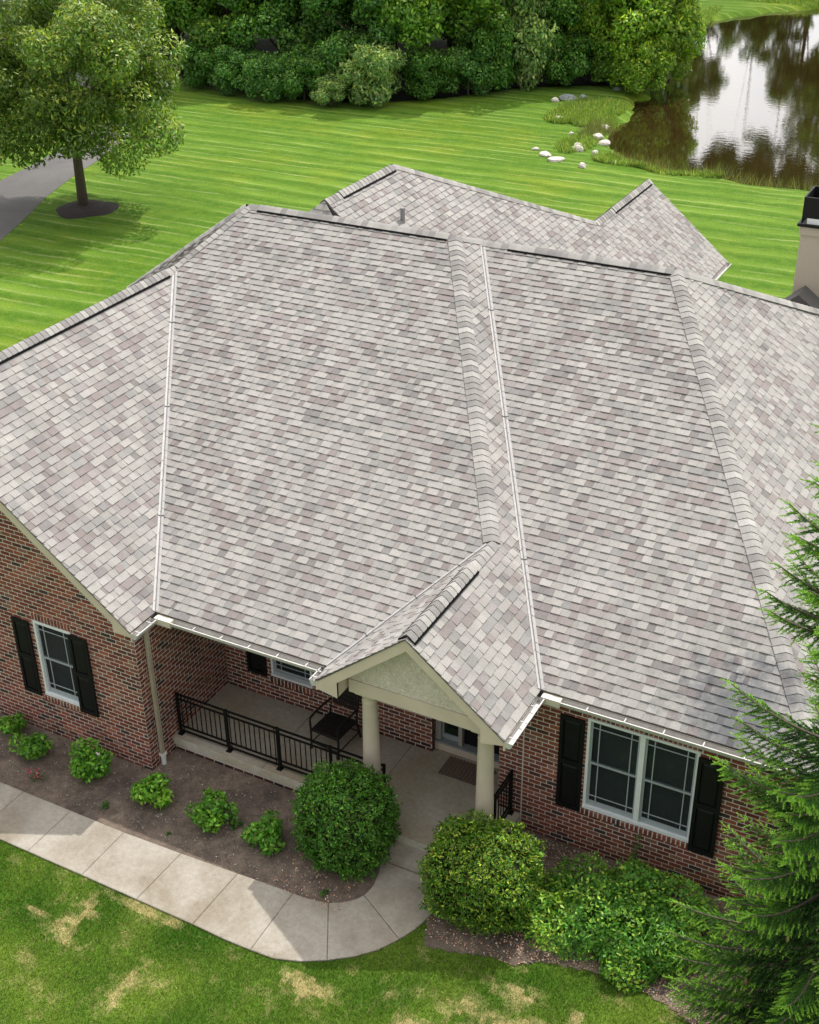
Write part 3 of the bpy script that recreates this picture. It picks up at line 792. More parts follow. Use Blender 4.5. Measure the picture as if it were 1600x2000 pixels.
def rake(P_low, P_top, y0, y1, inner, wd=.19, name='rake_board', cut=None):
    """board hanging under a sloping roof edge, faces -y"""
    d = (P_top-P_low)
    mb = MB(); dn = Vector((0, 0, -wd))
    pts = [P_low+Vector((0, 0, -.02)), P_top+Vector((0, 0, -.02)), P_top+Vector((0, 0, -.02))+dn, cut[0], cut[1], P_low+Vector((0, 0, -.02))] if cut else None
    if cut: pts = pts[:5]
    else: pts = [P_low+Vector((0, 0, -.02)), P_top+Vector((0, 0, -.02)), P_top+Vector((0, 0, -.02))+dn, P_low+Vector((0, 0, -.02))+dn]
    pts = [Vector((p.x, y0, p.z)) for p in pts]
    mb.prism(pts, (0, y1-y0, 0)); return mb.build(name, M['cream'], house)
yg = yG+.012
zt = H+zg
PLr, PTr, PLl = V3(xE-.02, yg, 0), V3(xg, yg, zg), V3(xF+.02, yg, 0)
sl = lambda x: (H-.02-.21)+(xE-x)*pE
rake(PLr, PTr, yg, yg+.04, None, .20, cut=(Vector((6.03, 0, sl(6.03))), Vector((6.03, 0, 2.74))))
# lower wedge (returned eave block)
mb = MB()
mb.prism([(6.03, yg+.0005, 2.74), (xE-.02, yg+.0005, 2.82), (xE-.02, yg+.0005, H-.021), (6.03, yg+.0005, H-.021+.37*pE)], (0, .039, 0))
mb.prism([(6.03, yg+.042, 2.742), (xE-.03, yg+.042, 2.82), (xE-.03, yg+.042, H-.05), (6.03, yg+.042, sl(6.03)+.02)], (0, 1.27, 0))
mb.build('eave_return', M['cream'], house)
sl2 = lambda x: (H-.02-.21)+(x-xF)*pE
rake(PLl, V3(xg, yg, zg), yg, yg+.0395, None, .20, cut=(Vector((3.66, 0, sl2(3.66))), Vector((3.66, 0, 2.70))))
mb = MB()
mb.prism([(3.66, yg+.0005, 2.70), (xF+.02, yg+.0005, 2.76), (xF+.02, yg+.0005, H-.021), (3.66, yg+.0005, H-.021+.35*pE)], (0, .039, 0))
mb.prism([(3.66, yg+.042, 2.702), (xF+.03, yg+.042, 2.76), (xF+.03, yg+.042, H-.05), (3.66, yg+.042, sl2(3.66)+.02)], (0, .30, 0))
mb.build('eave_return', M['cream'], house)
# soffit strips of the gable overhang
mb = MB()
for a, b, s in ((6.03, xg, 1), (3.66, xg, -1)):
    za = H-.13+(xE-a)*pE if s > 0 else H-.13+(a-xF)*pE
    mb.prism([(a, yg+.04, za), (b, yg+.04, H-.13+zg), (b, -.09, H-.13+zg), (a, -.09, za)], (0, 0, -.01))
mb.build('soffit', M['cream'], house)
# left wing rake
yr_ = yD+.012
mb = MB(); q = lambda x: H-.022-x*pD
mb.prism([(-.36, yr_, q(-.36)), (xD, yr_, q(xD)), (xD, yr_, q(xD)-.21), (-.36, yr_, q(-.36)-.21)], (0, .035, 0))
mb.prism([(-.3595, yr_+.0004, 2.86-.04), (.015, yr_+.0004, 2.82), (.015, yr_+.0004, q(.015)), (-.3595, yr_+.0004, q(-.36))], (0, .035, 0))
mb.build('rake_board', M['cream'], house)
mb = MB(); mb.prism([(xD, yr_, q(xD)), (2*xD, yr_, H-.04), (2*xD, yr_, H-.25), (xD, yr_, q(xD)-.21)], (0, .035, 0)); mb.build('rake_board', M['cream'], house)

# ---- fascia and gutters
def gutter(P0, P1, out, h0=0, h1=0, cream0=0, hang=.65, name='gutter'):
    """half-open trough along an eave; out = outward plan direction"""
    P0, P1, out = Vector(P0), Vector(P1), Vector(out); L = (P1-P0).length; d = (P1-P0)/L
    prof = [(.012, -.03), (.012, -.125), (.075, -.135), (.105, -.10), (.115, -.055), (.128, -.045), (.128, -.033), (.108, -.033)]
    mb = MB(); c = [P0+out*a+Z*b for a, b in prof]; e = [p+d*L for p in c]
    for i in range(len(prof)-1):
        mb.poly([c[i], e[i], e[i+1], c[i+1]])
    # inner skin
    inn = [(.020, -.034), (.020, -.118), (.073, -.127), (.098, -.096), (.107, -.05)]
    ci = [P0+out*a+Z*b for a, b in inn]; ei = [p+d*L for p in ci]
    for i in range(len(inn)-1): mb.poly([ci[i+1], ei[i+1], ei[i], ci[i]])
    for k in (c, e): mb.poly([k[0], k[1], k[2], k[3], k[4], k[5], k[6]])
    g = mb.build(name, M['gut'], house)
    m2 = MB(); m2.obox(P0+out*-.02+Z*-.19, P1-P0, out*.03, Z*.165); m2.build('fascia_board', M['cream'], g)
    x = h0
    while x < L-h1:
        hb = MB(); hb.obox(P0+d*x+out*.0+Z*-.034, d*.018, out*.13, Z*.008); hb.build('gutter_hanger', M['gut'], g); x += hang
    if cream0:
        cb = MB(); cb.obox(P0+out*.014+Z*-.137, d*cream0, out*.116, Z*.115); cb.build('splash_guard', M['cream2'], g)
    return g
gutter(V3(.06, 0, 0), V3(xF-.06, 0, 0), -Y, .75, .2, .32, .53)
gutter(V3(0, yD+.02, 0), V3(0, -.14, 0), X, .08, .1, 0, .3)
gutter(V3(xE+.06, yB, 0), V3(xC, yB, 0), -Y, .7, .2, .30, .58)
gutter(V3(xE, yG+.02, 0), V3(xE, yB-.14, 0), X, .12, .1, 0, .4)
gutter(V3(xF, yG+.02, 0), V3(xF, -.02, 0), -X, .08, .1, 0, .2)
gutter(V3(xC, yB, 0), V3(xC, 14, 0), X, .3, .2)
gutter(V3(xG, 9, 0), V3(xG, yGg, 0), X, .3, .2)
mb = MB(); q2 = lambda x: H-.04+(xG-x)*pG
mb.prism([(xG, yGg-.03, H-.04), (gj.x, yGg-.03, q2(gj.x)), (gj.x, yGg-.03, q2(gj.x)-.2), (xG, yGg-.03, H-.24)], (0, .03, 0)); mb.build('rake_board', M['cream'], house)

# shingle starter edge strips on the rakes
for pts in ([V3(xE+.005, yG-.006, -.018), V3(xg, yG-.006, zg-.018), V3(xg, yG-.006, zg+.004), V3(xE+.005, yG-.006, .004)],
 [V3(xF-.005, yG-.006, -.018), V3(xg, yG-.006, zg-.018), V3(xg, yG-.006, zg+.004), V3(xF-.005, yG-.006, .004)],
 [V3(.005, yD-.006, -.018), V3(xD, yD-.006, zD-.018), V3(xD, yD-.006, zD+.004), V3(.005, yD-.006, .004)]):
    mb = MB(); mb.prism(pts, (0, .03, 0)); mb.build('drip_edge', M['deckedge'], house)

# ---- downspout
mb = MB()
a0, a1 = Vector((.035, -.40, H-.13)), Vector((.035, -.40, .22))
for off in (0,):
    mb.obox(a1, Vector((.055, 0, 0)), Vector((0, .075, 0)), Vector((0, 0, H-.33)))
for k in range(3): mb.obox(a1+Vector((.0551, .008+k*.024, 0)), Vector((.006, 0, 0)), Vector((0, .011, 0)), Vector((0, 0, H-.335)))
ds = mb.build('downspout', simple('tan_aluminium', (.36, .31, .235), .5, nscale=4), house)
mb = MB(); mb.tube([(.065, -.36, -.02), (.065, -.36, .12), (.065, -.36, .20)], [.045, .045, .05], 12); mb.box(.02, .11, -.41, -.315, .195, .25); mb.build('drain_adapter', M['pvc'], ds)
mb = MB(); mb.box(.03, .098, -.405, -.32, 1.55, 1.58); mb.box(.03, .098, -.405, -.32, 2.45, 2.48); mb.build('strap', simple('tan2', (.34, .29, .22), .5), ds)
# round vent and wall lights
mb = MB(); mb.tube([(.012, 1.05, .82), (.06, 1.05, .82)], .055, 14); mb.build('hose_bib_cover', simple('old_brass', (.16, .11, .05), .6), house)
mb = MB(); mb.tube([(3.35, 1.69, 1.25), (3.35, 1.64, 1.25)], .06, 14); mb.build('wall_vent', simple('old_brass2', (.20, .15, .07), .6), house)

# ------------------------------------------------------------------ porch railings
rl = thing('porch_railing', 'long black iron railing with thin balusters along the left porch edge', 'railing')
def rail_run(P0, P1, posts, root, nb, z0=.3):
    P0, P1 = Vector(P0), Vector(P1); d = (P1-P0).normalized(); s = d.cross(Z)
    L = (P1-P0).length
    for k, (h, t) in enumerate(((1.19, .034), (1.08, .026), (.50, .026), (.40, .026))):
        mb = MB(); mb.obox(P0-s*t/2+Z*(h-z0-t)+Z*0, d*L, s*t, Z*(t if k else .022)); mb.v = [(x, y, z+0) for x, y, z in mb.v]
        mb.build('rail', M['iron'], root)
    for x in posts:
        mb = MB(); mb.obox(P0+d*(x-.02)-s*.02, d*.04, s*.04, Z*.89); p = mb.build('post', M['iron'], root)
        mb = MB(); mb.obox(P0+d*(x-.05)-s*.05+Z*.001, d*.10, s*.10, Z*.012); mb.build('base_plate', M['iron'], p)
    x = .09
    while x < L-.04:
        if min(abs(x-p) for p in posts) > .035:
            near = min(abs(x-p) for p in posts) < .12
            mb = MB(); top = .875 if near else .775; bot = .10 if near else .20
            mb.obox(P0+d*(x-.007)-s*.007+Z*bot, d*.014, s*.014, Z*(top-bot)); mb.build('baluster', M['iron'], root)
        x += nb
rail_run((.07, .15, .3), (4.15, .15, .3), (.02, 1.03, 2.05, 3.07, 4.06), rl, .1)
rr_ = thing('porch_railing', 'short black iron railing beside the right porch column against the brick', 'railing')
rail_run((5.98, .27, .3), (5.98, .97, .3), (.03, .67), rr_, .1)

# ------------------------------------------------------------------ chair and doormat
ch = thing('armchair', 'dark slatted metal armchair on the porch behind the railing', 'chair', (2.62, 1.12, .3), math.radians(-4))
mb = MB()
for i in range(6):
    mb.box(-.26, .26, -.27+i*.088, -.27+i*.088+.078, .405, .417)
mb.build('seat', M['chairmat'], ch)
mb = MB()
mb.tube([(-.27, -.29, .40), (.27, -.29, .40), (.27, .27, .40), (-.27, .27, .40), (-.27, -.29, .40)], .018, 6); mb.build('seat_frame', M['chairmat'], ch)
bk = MB(); bf = MB()
def bp(z): return .27+(z-.42)*.22
for i in range(5):
    z = .60+i*.072; bk.obox(Vector((-.24, bp(z), z)), Vector((.48, 0, 0)), Vector((0, .012, .062)), Vector((0, .008, -.001)))
bko = bk.build('backrest', M['chairmat'], ch)
bf.tube([(-.27, .27, .40), (-.27, bp(.97), .97), (-.1, bp(.99), .99), (.1, bp(.99), .99), (.27, bp(.97), .97), (.27, .27, .40)], .020, 6)
bf.build('back_frame', M['chairmat'], bko)
for s in (-1, 1):
    mb = MB(); mb.tube([(.28*s, -.30, 0), (.28*s, -.29, .40), (.285*s, -.30, .58), (.29*s, -.27, .64), (.29*s, -.15, .665), (.29*s, .12, .665), (.28*s, .32, .66)], .020, 7); mb.build('armrest', M['chairmat'], ch)
    mb = MB(); mb.tube([(.27*s, .27, .42), (.27*s, .38, 0)], .020, 6); mb.build('leg', M['chairmat'], ch)
mb = MB(); mb.tube([(-.28, -.295, .14), (.28, -.295, .14)], .012, 6); mb.tube([(-.27, .345, .14), (.27, .345, .14)], .012, 6); mb.tube([(.28, -.295, .14), (.27, .345, .14)], .012, 6); mb.tube([(-.28, -.295, .14), (-.27, .345, .14)], .012, 6)
mb.build('stretcher', M['chairmat'], ch)

mat_ = thing('doormat', 'brown ribbed doormat lying in front of the entry step', 'doormat', (4.95, 1.50, .3))
mb = MB(); mb.box(-.43, .43, -.24, .22, .002, .010); mb.build('mat_base', M['rug'], mat_)
for i in range(14):
    mb = MB(); x = -.42+i*.062; mb.tube([(x+.02, -.25, .014), (x+.02, .225, .014)], .014, 6); mb.build('rib', M['rug'], mat_)
mb = MB()

# ------------------------------------------------------------------ ground, walk, bed, pond
pond_pts = [(-5.2, 39.35), (-3.3, 39.05), (-1.66, 38.9), (.43, 38.8), (3.4, 38.9), (9, 39.5), (20, 42), (30, 52), (30, 70), (20, 84), (5, 86.5), (-4, 84), (-7.3, 82.3), (-10.1, 79.3), (-12.4, 75.0), (-12.3, 68), (-10.6, 62), (-9.6, 57), (-9.3, 53), (-8.9, 50.3), (-8.5, 47.5), (-8.3, 44.2), (-7.4, 42.4), (-6.6, 41.0)]
PP = np.array([(12.022+1.0085*(a-12.022), -13.537+1.0085*(b+13.537)) for a, b in pond_pts])
def pond_sd(x, y):
    """signed distance to the pond outline, positive inside"""
    x = np.asarray(x, float); y = np.asarray(y, float); d = np.full(x.shape, 1e9); ins = np.zeros(x.shape, bool)
    for i in range(len(PP)):
        ax, ay = PP[i]; bx, by = PP[(i+1) % len(PP)]
        ex, ey = bx-ax, by-ay; t = np.clip(((x-ax)*ex+(y-ay)*ey)/(ex*ex+ey*ey), 0, 1)
        d = np.minimum(d, np.hypot(x-ax-t*ex, y-ay-t*ey))
        c = ((ay > y) != (by > y)); with_ = np.where(by == ay, 1e-9, by-ay)
        ins ^= c & (x < (bx-ax)*(y-ay)/with_+ax)
    return np.where(ins, d, -d)
def ground_z(x, y):
    s = pond_sd(x, y)+.25*np.sin(x*1.7+np.cos(y*1.3)*2)+.15*np.sin(y*2.9+x)
    k = np.clip((s+.9)/1.8, 0, 1); k = k*k*(3-2*k)
    return -.75*k
def grid(x0, x1, y0, y1, st):
    nx, ny = int(round((x1-x0)/st)), int(round((y1-y0)/st))
    gx, gy = np.meshgrid(np.linspace(x0, x1, nx+1), np.linspace(y0, y1, ny+1)); return gx, gy, nx, ny
def grid_mesh(name, gx, gy, gz, mat, mask=None):
    ny, nx = gx.shape[0]-1, gx.shape[1]-1
    V = np.stack([gx, gy, gz], -1).reshape(-1, 3); i = np.arange(nx*ny); r, c = i//nx, i % nx; a = r*(nx+1)+c
    Fq = np.stack([a, a+1, a+nx+2, a+nx+1], 1)
    if mask is not None: Fq = Fq[mask.ravel()]
    me = bpy.data.meshes.new(name); me.vertices.add(len(V)); me.vertices.foreach_set('co', V.astype(np.float32).ravel())
    me.loops.add(len(Fq)*4); me.loops.foreach_set('vertex_index', Fq.astype(np.int32).ravel())
    me.polygons.add(len(Fq)); me.polygons.foreach_set('loop_start', np.arange(0, len(Fq)*4, 4, dtype=np.int32)); me.polygons.foreach_set('loop_total', np.full(len(Fq), 4, np.int32))
    me.polygons.foreach_set('use_smooth', np.ones(len(Fq), bool)); me.update(calc_edges=True)
    me.materials.append(mat); return me
# graded coordinates: fine near the pond, coarse to the horizon
ax_ = np.unique(np.r_[np.linspace(-600, -70, 12), np.linspace(-70, -16, 28), np.linspace(-16, 6, 60), np.linspace(6, 60, 40), np.linspace(60, 600, 12)])
ay_ = np.unique(np.r_[np.linspace(-400, -20, 10), np.linspace(-20, 30, 12), np.linspace(30, 90, 150), np.linspace(90, 150, 12), np.linspace(150, 900, 12)])
gx, gy = np.meshgrid(ax_, ay_)
g = link('ground', grid_mesh('ground', gx, gy, ground_z(gx, gy)-.006, M['lawn']), None, kind='structure')
mb = MB(); mb.poly([(-20, 34, -.30), (60, 34, -.30), (60, 92, -.30), (-20, 92, -.30)]); mb.build('pond_water', M['water'], kind='structure')

# walk: slabs between a straight run and a curve
outer = [(-6.0, -3.05), (-4.75, -3.05), (-3.70, -3.05), (-2.65, -3.05), (-1.60, -3.05), (-.58, -3.055), (.52, -3.06), (1.59, -3.07), (2.64, -3.08)]
inner = [(-6.0, -2.02), (-4.75, -2.02), (-3.70, -2.02), (-2.65, -2.02), (-1.60, -2.02), (-.58, -2.02), (.52, -2.02), (1.62, -1.98), (2.66, -1.93)]
wk = bpy.data.objects.new('sidewalk', None); COL.objects.link(wk); wk['kind'] = 'structure'
slabs = [([outer[i], outer[i+1], inner[i+1], inner[i]]) for i in range(len(outer)-1)]
slabs += [[(2.64, -3.08), (3.2, -3.10), (3.67, -3.09), (3.64, -1.88), (3.1, -1.90), (2.66, -1.93)],
          [(3.67, -3.09), (4.05, -3.07), (4.42, -2.94), (4.76, -2.74), (4.22, -1.80), (4.05, -1.84), (3.85, -1.87), (3.64, -1.88)],
          [(4.76, -2.74), (5.08, -2.50), (5.32, -2.24), (5.50, -1.93), (4.62, -1.42), (4.55, -1.55), (4.42, -1.68), (4.22, -1.80)],
          [(5.50, -1.93), (5.62, -1.65), (5.70, -1.32), (5.70, -.95), (5.64, -.672), (4.50, -.672), (4.60, -.95), (4.65, -1.2), (4.62, -1.42)]]
def shrink(poly, k):
    """pull a polygon in so that a joint shows between neighbours"""
    out = []; n = len(poly)
    area = sum(poly[i][0]*poly[(i+1) % n][1]-poly[(i+1) % n][0]*poly[i][1] for i in range(n))
    if area < 0: poly = poly[::-1]
    for i in range(n):
        p0, p1, p2 = Vector(poly[i-1]), Vector(poly[i]), Vector(poly[(i+1) % n])
        a, b = (p1-p0).normalized(), (p2-p1).normalized(); na, nb_ = Vector((-a.y, a.x)), Vector((-b.y, b.x))
        q = (na+nb_); q = q/max(.3, q.dot(na)); out.append(p1+q*k)
    return out
for pl in slabs:
    a = shrink(pl, .004); b = shrink(pl, .016); mb = MB(); n = len(a)
    z0, z1 = .028, .035
    top = [Vector((p.x, p.y, z1)) for p in b]; mid = [Vector((p.x, p.y, z0)) for p in a]; bot = [Vector((p.x, p.y, -.05)) for p in a]
    mb.poly(top)
    for i in range(n):
        j = (i+1) % n; mb.poly([mid[i], mid[j], top[j], top[i]]); mb.poly([bot[i], bot[j], mid[j], mid[i]])
    mb.build('slab', M['walk'], wk)

# planting bed
mb = MB(); bed = [(-9, -2.03), (2.66, -1.95), (3.64, -1.90), (4.22, -1.80), (4.60, -1.40), (4.55, -.6), (4.5, .05), (4.5, 2), (-9, 2)]
def bed_mesh(name, x0, x1, y0, y1, inside, amp, mat, base=.004):
    gx, gy, nx, ny = grid(x0, x1, y0, y1, .05)
    zz = np.array([noise.noise(Vector((a*1.3, b*1.3, 0)))*.5+noise.noise(Vector((a*6, b*6, 3)))*.25+noise.noise(Vector((a*17, b*17, 5)))*.2 for a, b in zip(gx.ravel(), gy.ravel())]).reshape(gx.shape)
    cx, cy = (gx[:-1, :-1]+gx[1:, 1:])/2, (gy[:-1, :-1]+gy[1:, 1:])/2
    return link(name, grid_mesh(name, gx, gy, base+amp*(zz+.5).clip(0, 1.2), mat, inside(cx, cy)), None, kind='structure')
def inpoly(poly):
    P = np.array(poly)
    def f(x, y):
        ins = np.zeros(x.shape, bool)
        for i in range(len(P)):
            a, b = P[i], P[(i+1) % len(P)]; dy = b[1]-a[1] if b[1] != a[1] else 1e-9
            ins ^= ((a[1] > y) != (b[1] > y)) & (x < (b[0]-a[0])*(y-a[1])/dy+a[0])
        return ins
    return f
bed_mesh('planting_bed', -5, 4.95, -2.3, .2, inpoly([(-5, -2.10), (2.66, -2.03), (3.64, -2.0), (4.28, -1.90), (4.70, -1.52), (4.76, -.95), (4.60, -.6), (4.46, .15), (-5, .15)]), .022, M['mulch'])
bed2 = inpoly([(5.66, -1.0), (5.70, -1.45), (5.86, -1.85), (6.25, -1.80), (6.75, -1.62), (7.15, -1.62), (7.5, -1.35), (8.4, -1.15), (9.3, -1.25), (9.9, -1.5), (11.2, -2.6), (13, -3), (13, 1.05), (5.7, 1.05)])
bed_mesh('planting_bed', 5.6, 13, -3, 1.1, bed2, .022, M['mulch'])
# loose chips and pebbles on the beds
n = 5200; px = rng.uniform(-4.5, 4.5, n); py = rng.uniform(-1.9, -.05, n); n2 = 9000
px = np.r_[px, rng.uniform(5.7, 10.5, n2)]; py = np.r_[py, rng.uniform(-1.7, .9, n2)]
ok = np.r_[np.ones(n, bool), bed2(px[n:], py[n:])]; px, py = px[ok], py[ok]; cx_ = rng.random(len(px))
c = np.c_[px, py, np.full(len(px), .04)]
Vc = leaf_cards(c, np.tile([0, 0, 1.], (len(c), 1)), .032, .016, .45)
tanp = np.where((px > 5.6) | ((px > 3.2) & (py < -1.1)), 1, 0)
Cc = jit((.16, .13, .11), len(c), .5, .05)*(1+tanp[:, None]*np.array([1.7, 1.0, .6]))
Cc[cx_ > .93] = np.array([.42, .40, .38])
link('mulch_chips', np_mesh('mulch_chips', Vc, 4, np.clip(Cc, 0, .7)), attr_mat('wood_chip', .9, .2, 60, .2, 0), kind='stuff')
# pebbles
pb = MB()
def rock_mesh(r, seed, flat=.6, sub=2):
    import bmesh
    bm_ = bmesh.new(); bmesh.ops.create_icosphere(bm_, subdivisions=sub, radius=1)
    for v in bm_.verts:
        k = 1+.28*noise.noise(v.co*1.3+Vector((seed, 0, 0)))+.12*noise.noise(v.co*3+Vector((0, seed, 0)))
        v.co = v.co*k*r; v.co.z *= flat
    me = bpy.data.meshes.new('rock'); bm_.to_mesh(me); bm_.free()
    me.polygons.foreach_set('use_smooth', [sub > 2]*len(me.polygons)); return me

# ------------------------------------------------------------------ front lawn with blades
dry = [(1.05, -3.55, .30, .22), (.98, -3.95, .22, .28), (1.15, -4.15, .22, .10), (2.45, -4.5, .12, .35), (4.75, -3.25, .45, .18), (7.35, -2.05, .38, .25), (7.0, -2.5, .35, .22), (7.7, -2.6, .45, .3), (7.1, -2.95, .3, .2), (8.3, -2.0, .12, .25), (2.3, -3.2, .3, .12), (1.7, -3.17, .5, .08), (.35, -3.9, .2, .1), (6.5, -3.2, .35, .15)]
def dryness(x, y):
    d = np.zeros(x.shape)
    for a, b, rx, ry in dry: d = np.maximum(d, 1.2*np.exp(-(((x-a)/rx)**2+((y-b)/ry)**2)))
    return d
def lawn_tone(x, y):
    P = np.c_[x.ravel(), y.ravel(), np.zeros(x.size)]
    n1 = pnoise(P, .9); n2 = pnoise(P+7, 3.5); n3 = pnoise(P*np.array([1, .45, 1])+3, 1.6)
    n4 = pnoise(P+11, 9.0); d = .86*dryness(x.ravel(), y.ravel())*(1+.6*n4)+.6*n2+.35*n4+.25*n1-.04
    dd = np.clip((d-.12)/1.05, 0, .85)
    t = np.clip(.5+.9*n1+.5*n3, 0, 1)
    return dd, t
G_D, G_L, G_DRY = np.array([.052, .135, .010]), np.array([.155, .245, .030]), np.array([.46, .38, .18])
lx0, lx1, ly0, ly1 = -5, 13.5, -9, -1.0
gx, gy, nx, ny = grid(lx0, lx1, ly0, ly1, .09)
walkp = inpoly([(-9, -3.02), (2.64, -3.05), (3.67, -3.06), (4.42, -2.91), (4.76, -2.70), (5.06, -2.47), (5.30, -2.21), (5.48, -1.9), (5.68, -1.3), (5.68, 1), (-9, 1)])
cx, cy = (gx[:-1, :-1]+gx[1:, 1:])/2, (gy[:-1, :-1]+gy[1:, 1:])/2
dd, tt = lawn_tone(cx, cy)
colr = (G_D*(1-tt[:, None])+G_L*tt[:, None])*.75*(1-dd[:, None])+G_DRY*.8*dd[:, None]
me = grid_mesh('front_lawn', gx, gy, np.zeros_like(gx)+.002, M['lawnnear'])
a = me.attributes.new('col', 'FLOAT_COLOR', 'FACE'); a.data.foreach_set('color', np.c_[colr, np.ones(len(colr))].astype(np.float32).ravel())
link('front_lawn', me, None, kind='structure')
def blades(n, x0, x1, y0, y1, L, wd, seedfn=None):
    x = rng.uniform(x0, x1, n); y = rng.uniform(y0, y1, n)
    k = ~walkp(x, y) & ~(bed2(x+rng.normal(size=n)*.06, y+rng.normal(size=n)*.06))
    # keep only what the camera can see
    P = np.c_[x, y, np.zeros(n)]-np.array(CAM); zc = P@np.array(F); ux = 800+2542.5*(P@np.array(RT))/zc; uy = 1000-2542.5*(P@np.array(UP))/zc
    k &= (ux > -150) & (ux < 1750) & (uy < 2120) & (uy > -50)
    x, y = x[k], y[k]; n = len(x); dd, tt = lawn_tone(x, y)
    th = rng.uniform(0, 2*np.pi, n); side = np.c_[np.cos(th), np.sin(th), np.zeros(n)]
    lean = rng.normal(size=(n, 3))*.5; lean[:, 2] = 1; lean = unit(lean)
    Ls = L*(.5+rng.random(n))[:, None]*(1-.35*dd[:, None])
    b = np.c_[x, y, np.zeros(n)]
    V = np.stack([b-side*wd/2, b+side*wd/2, b+lean*Ls], 1).reshape(-1, 3)
    C = (G_D*(1-tt[:, None])+G_L*tt[:, None]); r = rng.random(n)
    C = C*np.exp(.28*rng.normal(size=(n, 1)))
    isd = rng.random(n) < dd*.9+.05
    C[isd] = G_DRY*np.exp(.25*rng.normal(size=(isd.sum(), 1)))
    return V, C
V, C = blades(420000, -3, 11, -7.2, -1.1, .045, .009)
link('grass', np_mesh('grass', V, 3, np.clip(C, 0, .8)), M['blade'], kind='stuff')

# ------------------------------------------------------------------ foliage makers
def tint(o, c):
    o.color = (*c, 1)
    return o
def clipped_hedge(name, label, loc, rx, ry, h, n, base, tipc, seed):
    r = thing(name, label, 'hedge', loc)
    v = rng.normal(size=(n, 3)); v = unit(v); v[:, 2] = v[:, 2]
    e = 3.2
    k = (np.abs(v[:, 0])**e+np.abs(v[:, 1])**e+np.abs(v[:, 2])**e)**(-1/e); p = v*k[:, None]
    nb = pnoise(p*1.0+seed, 2.2)*.12+pnoise(p+seed*2, 6.5)*.20
    dep = 1+.015-np.abs(rng.normal(size=n))*.085+(rng.random(n) < .05)*.05
    pos = p*(dep+nb)[:, None]*np.array([rx, ry, h/2]); pos[:, 2] += h/2+.02
    pos = pos[pos[:, 2] > .02]; nn = pos-np.array([0, 0, h/2]); m_ = len(pos)
    C = jit(base, m_, .28, .10)
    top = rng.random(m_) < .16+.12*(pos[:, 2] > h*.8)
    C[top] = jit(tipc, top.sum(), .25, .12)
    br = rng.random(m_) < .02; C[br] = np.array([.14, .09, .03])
    Vv = leaf_cards(pos, nn+np.array([0, 0, .25]), .062, .022, 1.1)
    o = link('foliage', np_mesh('foliage', Vv, 4, C), M['leaf'], r)
    # dark inner leaf cards: shade inside the bush put into their colour
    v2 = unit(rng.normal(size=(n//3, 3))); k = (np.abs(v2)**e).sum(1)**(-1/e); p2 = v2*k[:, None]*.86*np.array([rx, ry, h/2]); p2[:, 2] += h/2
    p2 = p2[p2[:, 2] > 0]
    link('inner_shade', np_mesh('inner', leaf_cards(p2, p2-np.array([0, 0, h/2]), .09, .06, .5), 4, jit((.03, .04, .012), len(p2), .3)), M['leaf'], r)
    mb = MB(); mb.tube([(0, 0, 0), (0, 0, h*.4)], .03, 6); mb.build('stem', M['bark'], r)
    return r
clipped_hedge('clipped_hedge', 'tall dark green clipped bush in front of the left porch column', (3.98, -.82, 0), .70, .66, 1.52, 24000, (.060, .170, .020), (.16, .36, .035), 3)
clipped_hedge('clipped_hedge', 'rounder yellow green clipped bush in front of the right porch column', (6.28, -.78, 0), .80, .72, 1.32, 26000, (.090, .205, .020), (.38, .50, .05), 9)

def leafy(name, label, loc, rx, h, n, base, tipc, L=.085, Wd=.05, group=None, cat='shrub', lobes=7, seed=1, up=.5):
    if name == 'leafy_shrub': rx *= 1.12; h *= 1.12; n = int(n*1.7); lobes = 11; base = tuple(k*1.4 for k in base); tipc = tuple(k*1.45 for k in tipc)
    r = thing(name, label, cat, loc, 0, group); rs = np.random.default_rng(seed)
    cen = np.c_[np.clip(rs.normal(size=lobes), -1.3, 1.3)*rx*.42, np.clip(rs.normal(size=lobes), -1.3, 1.3)*rx*.42, rs.uniform(h*.35, h*.8, lobes)]
    li = rs.integers(0, lobes, n); v = unit(rs.normal(size=(n, 3))); rad = rx*.48*(1-np.abs(rs.normal(size=n))*.22)
    pos = cen[li]+v*rad[:, None]*np.array([1, 1, .85]); ok = pos[:, 2] > .02; pos, v, li = pos[ok], v[ok], li[ok]
    C = jit(base, len(pos), .25, .08); lt = (rs.random(len(pos)) < .25) | ((li % 3 == 0) & (rs.random(len(pos)) < .5)); C[lt] = jit(tipc, lt.sum(), .2, .08)
    Vv = leaf_cards(pos, v+np.array([0, 0, up]), L, Wd, .55, .4)
    link('foliage', np_mesh('foliage', Vv, 4, C), M['leaf'], r)
    mb = MB()
    for c in cen: mb.tube([(0, 0, 0), tuple(c*np.array([.4, .4, .6])), tuple(c)], [.010, .008, .004], 5)
    mb.build('stem', M['bark'], r); return r
gb = 'young leafy shrubs spaced along the planting bed'
leafy('leafy_shrub', 'leafy green shrub against the brick wall at the far left of the bed', (-2.05, -1.25, 0), .36, .42, 620, (.055, .15, .016), (.12, .25, .022), group=gb, seed=1)
leafy('leafy_shrub', 'leafy green shrub with a white bloom, below the right shutter of the left window', (-.85, -1.18, 0), .38, .52, 800, (.055, .16, .014), (.12, .27, .02), group=gb, seed=2)
leafy('leafy_shrub', 'brightest lime green shrub, nearest the downspout', (.50, -1.22, 0), .33, .42, 620, (.075, .20, .012), (.17, .33, .03), group=gb, seed=3)
leafy('leafy_shrub', 'wide leafy shrub in mid bed in front of the railing', (1.68, -1.15, 0), .36, .38, 650, (.06, .17, .014), (.13, .28, .025), group=gb, seed=4)
